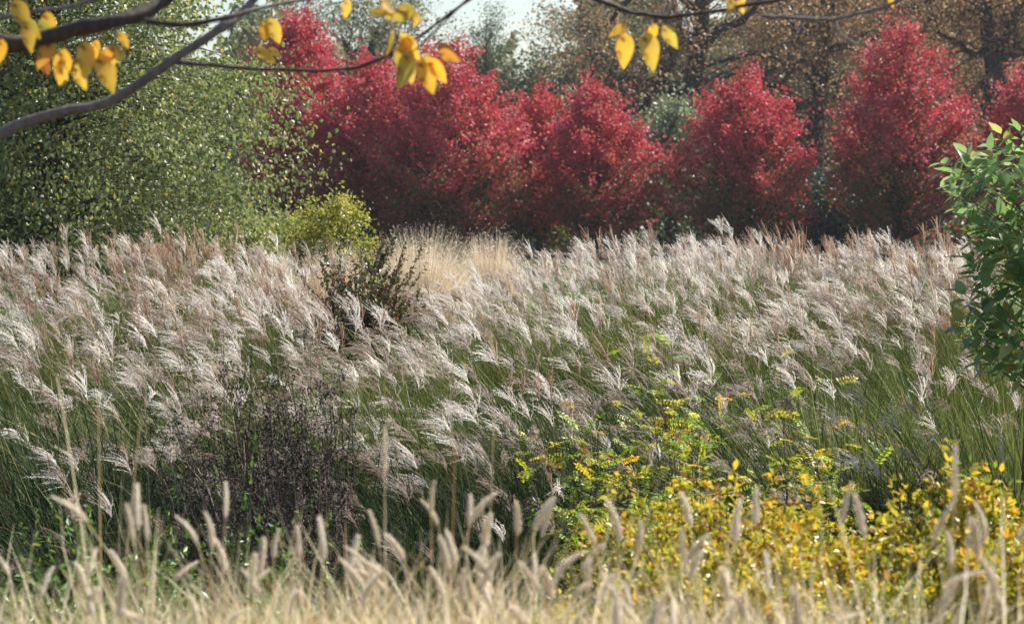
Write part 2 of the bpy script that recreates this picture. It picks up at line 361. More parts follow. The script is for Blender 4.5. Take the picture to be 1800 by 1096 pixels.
# brown oaks: explicit limbs plus recursive wood
def oak(name, limbs, seed, label, mat, leafn=26, rootloc=None, hgt=14, barkm='bark', L=.17, W=.12, twigs=3, depthspread=2.4, group='brown oaks behind the maples'):
    rng = np.random.default_rng(seed)
    loc = np.array(rootloc)
    t_ = empty(name, loc); tag(t_, label, 'tree', group)
    tips = []
    def jitterpath(p0, d, length, K=5):
        pts = [p0]; d = d / np.linalg.norm(d)
        for _ in range(K - 1):
            d = d + rng.normal(0, .22, 3) * np.array([1, 1, .8]); d /= np.linalg.norm(d); pts.append(pts[-1] + d * length / (K - 1))
        return np.array(pts), d
    b1 = B()
    def grow(p0, d, length, rad, lev):
        P, de = jitterpath(p0, d, length)
        tubes(b1, P[None], (rad * np.linspace(1, .5, len(P)))[None], sides=5 if lev < 2 else 3)
        if lev >= 3:
            tips.append(P[-1]); tips.append(P[-3]); return
        nb = 4 if lev == 0 else 3
        for i in range(nb):
            j = rng.integers(2, len(P)); dd = de * .7 + rng.normal(0, .75, 3) + np.array([0, 0, .25])
            grow(P[j] if i else P[-1], dd, length * rng.uniform(.55, .8), rad * .48, lev + 1)
    bt = B(); first = True
    for (pts, r0, r1) in limbs:
        P = np.array([p - loc for p in pts]); K = 14
        s = np.linspace(0, len(P) - 1, K)
        Q = np.stack([np.interp(s, np.arange(len(P)), P[:, c]) for c in range(3)], -1)
        Q[1:-1] += rng.normal(0, .07, (K - 2, 3))
        tgt = bt if first else b1
        tubes(tgt, Q[None], (np.linspace(r0, r1, K))[None] * 1.55, sides=9 if first else 6)
        for i in range(int(K * 1.0)):
            j = rng.integers(3, K); d = norm(Q[j] - Q[j - 2]) * .5 + rng.normal(0, .7, 3) + np.array([0, 0, .35])
            grow(Q[j], d, rng.uniform(1.4, 2.6), max(r1 * .45, .035), 1)
        first = False
    bt.build('trunk', M[barkm], t_, smooth=True)
    b1.build('limbs', M[barkm], t_, kind='stuff')
    T = np.array(tips); n = len(T)
    idx = np.repeat(np.arange(n), rng.integers(leafn // 2, leafn * 3 // 2, n)); m = len(idx)
    cn = rng.uniform(0, 1, n)
    big = .5 + .5 * np.sin(T[:, 0] * 1.1) * np.sin(T[:, 2] * 1.3 + T[:, 1])
    cn = np.clip(cn * .5 + big * .5, 0, 1)
    pos = T[idx] + rng.normal(0, .32, (m, 3)) * np.array([1, 1, .7])
    bl = B(); diamonds(bl, pos, rnd_dirs(rng, m, -.2), rnd_dirs(rng, m, .4), L * rng.uniform(.6, 1.3, m), W * rng.uniform(.6, 1.3, m), np.clip(cn[idx] * .65 + rng.uniform(0, .35, m), 0, 1))
    bl.build('foliage', M[mat], t_, kind='stuff')
    return t_

def lp(*a): return [at(x, y, Y) for (x, y, Y) in a]
Y1 = 88
g0 = lambda px, Y: np.array([at(px, 300, Y)[0], Y, float(ground_z(at(px, 300, Y)[0], Y))])
oak('oak_tree', [
    (lp((1222, 425, Y1), (1222, 300, Y1), (1220, 190, Y1), (1226, 110, Y1), (1234, 40, Y1), (1236, -40, Y1), (1240, -130, Y1)), .36, .16),
    (lp((1213, 195, Y1), (1195, 165, Y1 - .5), (1165, 150, Y1 - 1), (1140, 148, Y1 - 1), (1105, 140, Y1 - 1), (1060, 150, Y1 - 2)), .25, .09),
    (lp((1165, 150, Y1 - .5), (1140, 170, Y1 - 1), (1125, 190, Y1 - 1), (1095, 195, Y1 - 1.5), (1050, 215, Y1 - 2)), .17, .08),
    (lp((1165, 145, Y1), (1170, 125, Y1), (1185, 110, Y1), (1180, 80, Y1 + 1)), .1, .05),
    (lp((1246, 75, Y1), (1265, 55, Y1), (1300, 40, Y1 + .5), (1315, 20, Y1 + 1), (1345, -10, Y1 + 1)), .15, .07),
    (lp((1230, 110, Y1), (1200, 60, Y1 + 1), (1180, 0, Y1 + 2), (1150, -60, Y1 + 2)), .13, .05),
    (lp((1195, 200, Y1), (1165, 205, Y1 - 1), (1145, 235, Y1 - 1), (1125, 260, Y1 - 1)), .12, .06),
    (lp((1234, 20, Y1), (1150, -40, Y1 + 2), (1090, 10, Y1 + 1), (1065, 70, Y1 + 1)), .13, .05),
    (lp((1120, 190, Y1), (1080, 130, Y1 + 1), (1055, 110, Y1 + 2), (1030, 150, Y1 + 2)), .1, .04),
    (lp((1234, 10, Y1), (1300, -60, Y1 + 2), (1360, -20, Y1 + 1), (1400, 60, Y1)), .13, .05),
    (lp((1230, 150, Y1), (1290, 130, Y1 + 2), (1350, 140, Y1 + 2), (1400, 180, Y1 + 1)), .13, .05),
    (lp((1230, 120, Y1), (1330, 90, Y1 + 3), (1420, 110, Y1 + 3), (1470, 150, Y1 + 3)), .11, .05),
], 31, 'old oak with twisted grey black limbs and thinning brown leaves, centre right', 'oak', rootloc=g0(1222, Y1), leafn=5)
Y2 = 86
oak('oak_tree', [
    (lp((1745, 425, Y2), (1745, 250, Y2), (1745, 125, Y2), (1738, 60, Y2), (1730, 10, Y2), (1722, -60, Y2)), .33, .12),
    (lp((1745, 115, Y2), (1760, 100, Y2), (1785, 90, Y2), (1815, 84, Y2), (1850, 60, Y2)), .2, .1),
    (lp((1757, 100, Y2), (1765, 65, Y2), (1775, 40, Y2), (1790, 20, Y2), (1800, -20, Y2)), .16, .07),
    (lp((1740, 80, Y2), (1715, 100, Y2), (1700, 85, Y2), (1675, 70, Y2), (1650, 55, Y2)), .13, .05),
    (lp((1786, 88, Y2), (1788, 60, Y2), (1780, 45, Y2 + 1), (1795, 20, Y2 + 1)), .09, .04),
    (lp((1725, 0, Y2), (1660, -20, Y2 + 1), (1600, 20, Y2 + 2), (1550, 10, Y2 + 2)), .12, .05),
    (lp((1725, 20, Y2), (1640, 30, Y2 + 2), (1600, 90, Y2 + 2)), .1, .05),
    (lp((1745, 130, Y2), (1700, 170, Y2 + 1), (1680, 240, Y2 + 1)), .12, .05),
    (lp((1745, 130, Y2), (1790, 160, Y2 + 1), (1830, 200, Y2 + 1)), .12, .05),
], 32, 'brown leaved oak with a dark forked limb at the top right corner', 'oak', rootloc=g0(1745, Y2), leafn=10)
Y3 = 94
oak('oak_tree', [
    (lp((1430, 425, Y3), (1432, 250, Y3), (1440, 140, Y3), (1450, 40, Y3), (1445, -50, Y3)), .34, .12),
    (lp((1435, 150, Y3), (1400, 125, Y3), (1350, 130, Y3), (1310, 170, Y3)), .16, .06),
    (lp((1440, 100, Y3), (1500, 70, Y3), (1560, 60, Y3), (1600, 20, Y3)), .14, .06),
    (lp((1440, 60, Y3), (1390, 30, Y3 + 1), (1350, 60, Y3 + 1)), .14, .06),
    (lp((1440, 200, Y3), (1480, 170, Y3), (1500, 220, Y3)), .13, .06),
    (lp((1438, 180, Y3), (1380, 190, Y3), (1350, 230, Y3)), .13, .06),
    (lp((1445, 20, Y3), (1500, -20, Y3), (1540, -40, Y3)), .13, .06),
], 33, 'olive brown oak filling the gap between the two right hand maples', 'oak', rootloc=g0(1430, Y3), leafn=13)
Y4 = 98
oak('oak_tree', [
    (lp((1030, 430, Y4), (1030, 320, Y4), (1030, 240, Y4), (1040, 170, Y4), (1050, 110, Y4)), .28, .1),
    (lp((1030, 260, Y4), (1000, 210, Y4), (985, 180, Y4)), .12, .05),
    (lp((1035, 180, Y4), (1070, 140, Y4), (1090, 100, Y4)), .12, .05),
    (lp((1030, 260, Y4), (1080, 250, Y4), (1130, 240, Y4)), .12, .05),
], 34, 'hazy grey green tree left of the old twisted oak', 'greyleaf', rootloc=g0(1030, Y4), leafn=18)
Y5 = 100
oak('bare_topped_tree', [
    (lp((650, 430, Y5), (652, 260, Y5), (650, 160, Y5), (655, 90, Y5), (660, 50, Y5)), .28, .06),
    (lp((652, 180, Y5), (600, 130, Y5), (560, 80, Y5), (530, 70, Y5)), .12, .04),
    (lp((652, 150, Y5), (610, 90, Y5), (600, 60, Y5)), .1, .04),
    (lp((652, 140, Y5), (690, 90, Y5), (700, 60, Y5)), .1, .04),
    (lp((652, 200, Y5), (690, 150, Y5), (715, 110, Y5)), .12, .04),
], 35, 'hazy thin topped tree behind the crimson maples at upper left', 'greyleaf', rootloc=g0(650, Y5), leafn=7, group=None)

# tall cypress behind
loc, H = px_tree(858, 8, 96)
crown_tree('bald_cypress', loc, H, [(0, 1.7), (.3, 2.1), (.55, 2.0), (.75, 1.45), (.9, .85), (1, .15)], M['conifer'], 41, 'tall feathery dark green conifer against the pale sky', 'tree', hb=.1, M_=300, per=52, spread=.2, elong=.3, L=.16, W=.05, rise=.25, trunk_r=.2, nlump=.3, twr=.02, shell=.6)
for i, (cx, ty, Y, rp, mt, lab) in enumerate([
    (935, 105, 104, 36, 'conifer', 'narrow dark conifer top right of the tall feathery one'),
    (1192, 182, 76, 62, 'palegreen', 'pale sage green tree between the pointed maple and the olive based maple'),
    (1120, 330, 80, 60, 'palegreen', 'pale sage shrub low behind the pointed red maple'),
    (1462, 330, 72, 78, 'bluefir', 'blue green spreading conifer between the two right hand maples'),
    (1380, 300, 84, 66, 'bluefir', 'dark blue green conifer behind the olive based maple'),
    (560, 120, 108, 130, 'greyleaf', 'broad grey green tree far behind the left crimson trees'),
    (740, 150, 108, 90, 'greyleaf', 'grey green tree far behind the widest middle maple'),
    (1330, 60, 106, 150, 'greyleaf', 'grey brown tree far behind the olive based maple'),
    (1560, 10, 104, 160, 'oak', 'copper brown tree far behind the tallest red maple'),
    (1700, 60, 106, 140, 'oak', 'copper brown tree far behind the forked oak'),
    (1500, 120, 100, 110, 'greyleaf', 'olive green tree behind the gap right of centre'),
    (1075, 200, 104, 110, 'greyleaf', 'grey green tree behind the twisted oak')]):
    loc, H = px_tree(cx, ty, Y); Rr = rp / ppm(Y)
    crown_tree('background_tree', loc, H, [(0, Rr * .8), (.3, Rr), (.6, Rr * .9), (.85, Rr * .6), (1, Rr * .15)], M[mt], 70 + i, lab, 'tree', hb=.1, M_=int(200 + 80 * Rr), per=36, spread=.3, elong=.3, L=.2, W=.14, rise=.5, trunk_r=.2, nlump=.25, twr=.03)

# understory hedge and far woodland (nobody could count these)
def wood_mass(name, x0, x1, y0, y1, top, n, mat, seed, L, label):
    rng = np.random.default_rng(seed)
    x = rng.uniform(x0, x1, n); y = rng.uniform(y0, y1, n)
    hh = top * (1 + .18 * np.sin(x * .35) + .12 * np.sin(x * .9 + 2) + .08 * np.sin(x * 2.3))
    z = hh * rng.uniform(0, 1, n) ** .75
    pos = np.stack([x, y, z], -1)
    b = B(); diamonds(b, pos, rnd_dirs(rng, n), rnd_dirs(rng, n), L * rng.uniform(.6, 1.3, n), L * .7 * rng.uniform(.6, 1.3, n), np.clip(.5 + .3 * np.sin(x * .5) + rng.uniform(-.3, .3, n), 0, 1))
    o = b.build(name, M[mat]); tag(o, label, 'vegetation', kind='stuff')
wood_mass('understory_shrubs', -24, 24, 70, 79, 2.7, 28000, 'conifer', 5, .22, 'dark shrubs under and behind the maples')
wood_mass('understory_shrubs', -6, 3, 68.5, 70, .9, 5000, 'greenleaf', 6, .13, 'yellow green low shrubs at the foot of the middle maples')
wood_mass('roadside_shrubs', -6, 13, 47.5, 50.2, .62, 14000, 'greenleaf', 9, .07, 'low dark shrubs in front of the pale rail')
wood_mass('distant_woodland', -38, 0, 112, 124, 9.5, 26000, 'greyleaf', 7, .62, 'far off grey green woodland')
wood_mass('distant_woodland', 4, 16, 112, 124, 12, 14000, 'greyleaf', 10, .62, 'far off olive woodland')
wood_mass('distant_woodland', 14, 38, 112, 124, 14, 24000, 'oak', 8, .62, 'far off brown woodland')

# ------------------------------------------------------------------ the green weeping tree on the left
loc = at(95, 300, 24.5); loc[2] = float(ground_z(loc[0], 24.5))
def birch_r(rng, pos, c, q, cn): return np.clip(rng.normal(.45, .22, len(pos)) + (rng.uniform(0, 1, len(pos)) < .04) * .6, 0, 1)
crown_tree('weeping_green_tree', loc, 7.4, [(0, 2.5), (.2, 2.85), (.4, 2.62), (.6, 2.25), (.8, 1.8), (.95, 1.0), (1, .3)], M['birch'], 51,
           'large green weeping tree with glinting leaves at the left edge', 'tree', hb=.17, M_=850, per=95, spread=.17, elong=.24, L=.064, W=.05, rise=-.08, rfun=birch_r,
           trunk_r=.16, shell=.42, leafdir=(0, 0, -1.3), barkm='limb', nlump=.2, twr=.013, nrmbias=0)

# yellow green rounded bushes and the cloud grass mounds
for i, (cx, ty, rp, Y, lab) in enumerate([(583, 352, 76, 24, 'rounded yellow green bush with golden tips beside the green weeping tree'), (425, 392, 60, 27, 'yellow green bush half hidden under the green weeping tree'), (505, 385, 50, 28, 'small yellow green bush between its two larger neighbours')]):
    loc, H = px_tree(cx, ty, Y); Rr = rp / ppm(Y)
    def gold_r(rng, pos, c, q, cn):
        return np.clip(rng.normal(.35, .16, len(pos)) + .45 * q[0] * (q[1] > .55), 0, 1)
    crown_tree('golden_bush', loc, H, [(0, Rr * .9), (.3, Rr), (.7, Rr * .95), (.9, Rr * .75), (1, Rr * .4)], M['goldbush'], 80 + i, lab, 'bush', hb=.08, M_=260, per=45, spread=.06, elong=.05, L=.06, W=.032, rise=.6, rfun=gold_r, trunk_r=.03, shell=.35, nlump=.12, twr=.008, trunk_top=.6)

def cloud_mound(loc, Hh, Rr, seed, label, n=5000):
    rng = np.random.default_rng(seed)
    e = empty('cloud_grass_mound', loc); tag(e, label, 'ornamental grass', 'tan cloud grass mounds')
    def spray(n, l0, l1, w, tmin, rlo, rhi, name, mat):
        th = rng.uniform(0, 6.283, n); ph = np.arccos(1 - rng.uniform(0, 1, n) * .95) * .92
        d = np.stack([np.sin(ph) * np.cos(th), np.sin(ph) * np.sin(th), np.cos(ph)], -1)
        Ln = rng.uniform(l0, l1, n)[:, None, None]; K = 6; u = np.linspace(tmin, 1, K)[None, :, None]
        root = np.stack([np.cos(th), np.sin(th), th * 0], -1) * .15
        sc = np.array([Rr * 1.32, Rr * 1.32, Hh * .97])
        up = np.array([0, 0, 1.])
        P = root[:, None] * .5 + (d[:, None] * u * .72 + up * .28 * np.sin(u * 2.2) ) * sc * Ln
        P = P + rng.normal(0, .012, (n, 1, 3)) + rng.normal(0, .006, (n, K, 3))
        b = B(); ribbons(b, P, np.linspace(1, .35, K)[None] * w, rnd_dirs(rng, n), rng.uniform(rlo, rhi, n)); b.build(name, mat, e, kind='stuff')
        return P
    spray(1800, .5, .8, .009, 0, .2, .8, 'leaves', M['blade'])
    P = spray(n, .82, 1.1, .0035, .45, .25, 1, 'seed_haze', M['cloud'])
    k = int(n * 1.3); i = rng.integers(0, n, k); j = rng.integers(2, 6, k)
    c = P[i, j] + rng.normal(0, .05, (k, 3)); b = B()
    diamonds(b, c, rnd_dirs(rng, k, .8), rnd_dirs(rng, k), rng.uniform(.02, .07, k), .006, rng.uniform(.3, 1, k)); b.build('seed_spikelets', M['cloud'], e, kind='stuff')
for (cx, ty, rp, Y, sd_, lab) in [(745, 386, 125, 25.5, 1, 'largest tan cloud grass mound, front left of the pair behind the dark myrtle'), (862, 398, 72, 26.5, 2, 'pinkish tan cloud grass mound right of the largest one'), (592, 414, 90, 22.3, 3, 'tan cloud grass mound below the rounded golden bush'), (480, 425, 50, 22.5, 4, 'low tan cloud grass mound left of the dark myrtle, near the weeping tree')]:
    loc, H = px_tree(cx, ty, Y); cloud_mound(loc, H, rp / ppm(Y), sd_, lab)

# ------------------------------------------------------------------ miscanthus
rngP = np.random.default_rng(7)
def plume_mesh(kind, Ls, seed):
    rng = np.random.default_rng(seed); b = B()
    K = 12; t = np.linspace(0, 1, K)
    bend = {'silver': .09, 'wind': .19, 'tan': .04, 'brown': .22}[kind] * rng.uniform(.7, 1.3)
    P = np.stack([-bend * Ls * t ** 2.6, rng.normal(0, .02) * t ** 2, Ls * t * (1 - .12 * bend * t ** 3)], -1)
    tubes(b, P[None], (np.linspace(.0024, .0012, K))[None], r=rng.uniform(.2, 1), sides=3, mat=1)
    td = P[-1] - P[-2]; td /= np.linalg.norm(td)
    n = {'silver': 16, 'wind': 17, 'tan': 12, 'brown': 16}[kind] + rng.integers(-2, 3)
    s = rng.uniform(0, 1, n); st = P[-1] + td * (s[:, None] * .13 - .03)
    ln = rng.uniform(.12, .22, n) * (1 - .25 * s)
    sp = {'silver': .24, 'wind': .30, 'tan': .12, 'brown': .30}[kind]
    d = norm(td + rng.normal(0, sp, (n, 3)) * np.array([1, .8, .5]))
    droop = {'silver': np.array([-.30, 0, -.12]), 'wind': np.array([-.44, 0, -.26]), 'tan': np.array([-.07, 0, -.02]), 'brown': np.array([-.45, 0, -.55])}[kind]
    dr = droop + rng.normal(0, .10, (n, 3))
    K2 = 9; u = np.linspace(0, 1, K2)[None, :, None]
    Q = st[:, None] + ln[:, None, None] * (d[:, None] * u + dr[:, None] * u ** 2.0)
    w = .0040 if kind != 'tan' else .005
    W = np.array([.3, .8, 1, 1, .95, .85, .7, .5, .15])[None] * w
    side = norm(np.cross(d, rnd_dirs(rng, n)))
    rr = rng.uniform(.15, .85, n)
    ribbons(b, Q, W, side, rr, 0)
    ribbons(b, Q, W * .7, norm(np.cross(d, side)), rr, 0)
    # silky hairs
    h = 13; i = np.repeat(np.arange(n), h); j = rng.uniform(.08, 1, len(i)) * (K2 - 1.001)
    j0 = j.astype(int); f = (j - j0)[:, None]
    c = Q[i, j0] * (1 - f) + Q[i, j0 + 1] * f; tdir = norm(Q[i, j0 + 1] - Q[i, j0])
    hd = norm(tdir + rng.normal(0, .38, (len(i), 3)))
    diamonds(b, c, hd, rnd_dirs(rng, len(i)), rng.uniform(.012, .026, len(i)) * (1 if kind != 'tan' else .8), .0035, np.clip(rr[i] + .15, 0, 1), 0)
    return b.mesh(f'plume_{kind}', [M[{'silver': 'silver', 'wind': 'silver', 'tan': 'tanplume', 'brown': 'brownplume'}[kind]], M['stem']])
PL = {k: [plume_mesh(k, 2.0, 100 + i + 50 * q) for i in range(8)] for q, k in enumerate(('silver', 'tan', 'brown', 'wind'))}

def clump_leaves(seed, n, spread, green, windx=-.16, w=.009, Lr=(.75, 1.25), stiff=1.):
    """fountain of arching blades, unit clump about 1.3 m tall before scaling"""
    rng = np.random.default_rng(seed)
    th = rng.uniform(0, 6.283, n); rho = np.sqrt(rng.uniform(0, 1, n))
    root = np.stack([np.cos(th) * rho * .26, np.sin(th) * rho * .26, -.08 + 0 * th], -1)
    th2 = th + rng.normal(0, .5, n)
    ph = np.clip(rho * .55 * spread + rng.normal(.08, .13, n), 0, 1.2)
    hd = np.stack([np.cos(th2), np.sin(th2), 0 * th2], -1)
    d = hd * np.sin(ph)[:, None] + np.array([0, 0, 1.]) * np.cos(ph)[:, None]
    L = rng.uniform(*Lr, n) * (1.25 - .25 * rho)
    dr = rng.uniform(.08, .55, n) * spread / stiff * (.4 + ph)
    K = 7; u = np.linspace(0, 1, K)[None, :, None]
    P = root[:, None] + L[:, None, None] * (d[:, None] * u + hd[:, None] * (dr[:, None, None] * .55) * u ** 2 - np.array([0, 0, 1.]) * (dr[:, None, None] * 1.1) * u ** 3 + np.array([windx, 0, -abs(windx) * .15]) * u ** 2 * rng.uniform(.5, 1.6, n)[:, None, None])
    P[:, 1:] += rng.normal(0, .006, (n, K - 1, 3))
    W = np.array([.55, .95, 1, .95, .75, .45, .08])[None] * (w * rng.uniform(.7, 1.25, n))[:, None]
    side = norm(np.cross(d, np.array([0, 0, 1.]) + rng.normal(0, .6, (n, 3))))
    b = B(); r = np.clip(rng.beta(2, 2.4, n) * .8 + green + (rng.uniform(0, 1, n) < .10) * .5, 0, 1)
    ribbons(b, P, W, side, r); return b
LV = {}
for i in range(5):
    LV[('n', i)] = clump_leaves(200 + i, 4400, 1.35, .03, w=.0055).mesh('clump_leaves', [M['blade']])
for i in range(3):
    LV[('g', i)] = clump_leaves(220 + i, 4400, 1.1, .10, w=.0065).mesh('clump_leaves', [M['blade']])
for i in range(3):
    LV[('d', i)] = clump_leaves(240 + i, 6500, 2.3, -.05, w=.0038, Lr=(.7, 1.08)).mesh('clump_leaves', [M['bladeshade']])  # clumps whose shade is painted into the blades

def plant_clump(px, pytop, Y, kind, nplume, leafk, width, label, seed, tan=.12, tilt=.50, drop=.30, name='maiden_grass_clump', hl=None):
    """miscanthus clump: its upright plumes reach pixel row pytop at distance Y"""
    rng = np.random.default_rng(seed); dull = rng.uniform(.05, .55) * ('bright' not in label); windy = rng.uniform(.35, 1); yaw = rng.normal(0, .3)
    top = at(px, pytop, Y); gz = float(ground_z(top[0], Y)); H = float(top[2] - gz)
    e = empty(name, (top[0], Y, gz)); tag(e, label, 'ornamental grass', 'maiden grass clumps in the bed')
    k = {'n': 5, 'g': 3, 'd': 3}[leafk]
    s = (hl or H * {'n': .76, 'g': .82, 'd': 1.0}[leafk]) / 1.05
    v0 = int(rng.integers(0, k))
    for w_ in ((0, 1, 2) if leafk == 'd' else (0, 1)):
        lo = bpy.data.objects.new('leaves', LV[(leafk, (v0 + w_) % k)]); COL.objects.link(lo); lo.parent = e; lo['kind'] = 'stuff'
        lo.scale = (s * width, s * width, s * (1, .9, 1.08)[w_]); lo.location = (rng.normal(0, .06), rng.normal(0, .06), 0); lo.rotation_euler = (0, 0, rng.normal(0, .25))
    nplume = int(nplume * rng.uniform(.4, 1.45)); H *= rng.uniform(.93, 1.04)
    for q in range(nplume):
        rho = math.sqrt(rng.uniform(0, 1)); th = rng.uniform(0, 6.283)
        kk = kind
        if kind == 'silver' and rng.uniform() < tan: kk = 'tan'
        if kind == 'tan' and rng.uniform() < .25: kk = 'silver'
        if kind == 'brown' and rng.uniform() < .3: kk = 'wind'
        if kk == 'silver' and Y < 18.2: kk = 'brown' if rng.uniform() < dull else 'wind' if rng.uniform() < windy else 'silver'
        me = PL[kk][int(rng.integers(0, 8))]
        o = bpy.data.objects.new('plume', me); COL.objects.link(o); o.parent = e
        o.location = (math.cos(th) * rho * .24 * width, math.sin(th) * rho * .24 * width, -.05)
        ang = tilt * width * rho ** 1.2 * rng.uniform(.6, 1.25) * (1 if kk != 'tan' else .6)
        sc = H * (1 - drop * rho ** 1.4 * rng.uniform(.3, 1.5)) * rng.choice([rng.uniform(.93, 1.04), rng.uniform(.8, 1.04)], p=[.75, .25]) * (rng.uniform(1.03, 1.13) if Y > 18 and rng.uniform() < .09 and rho < .6 else 1)
        tq = Quaternion((-math.sin(th), math.cos(th), 0), ang)
        wq = Quaternion((0, 1, 0), -rng.normal(.03, .09))
        o.rotation_mode = 'QUATERNION'; o.rotation_quaternion = wq @ tq @ Quaternion((0, 0, 1), yaw + rng.normal(0, .4))
        hs = sc / 2.08
        o.scale = (hs ** .5, hs ** .5, hs)
    return e

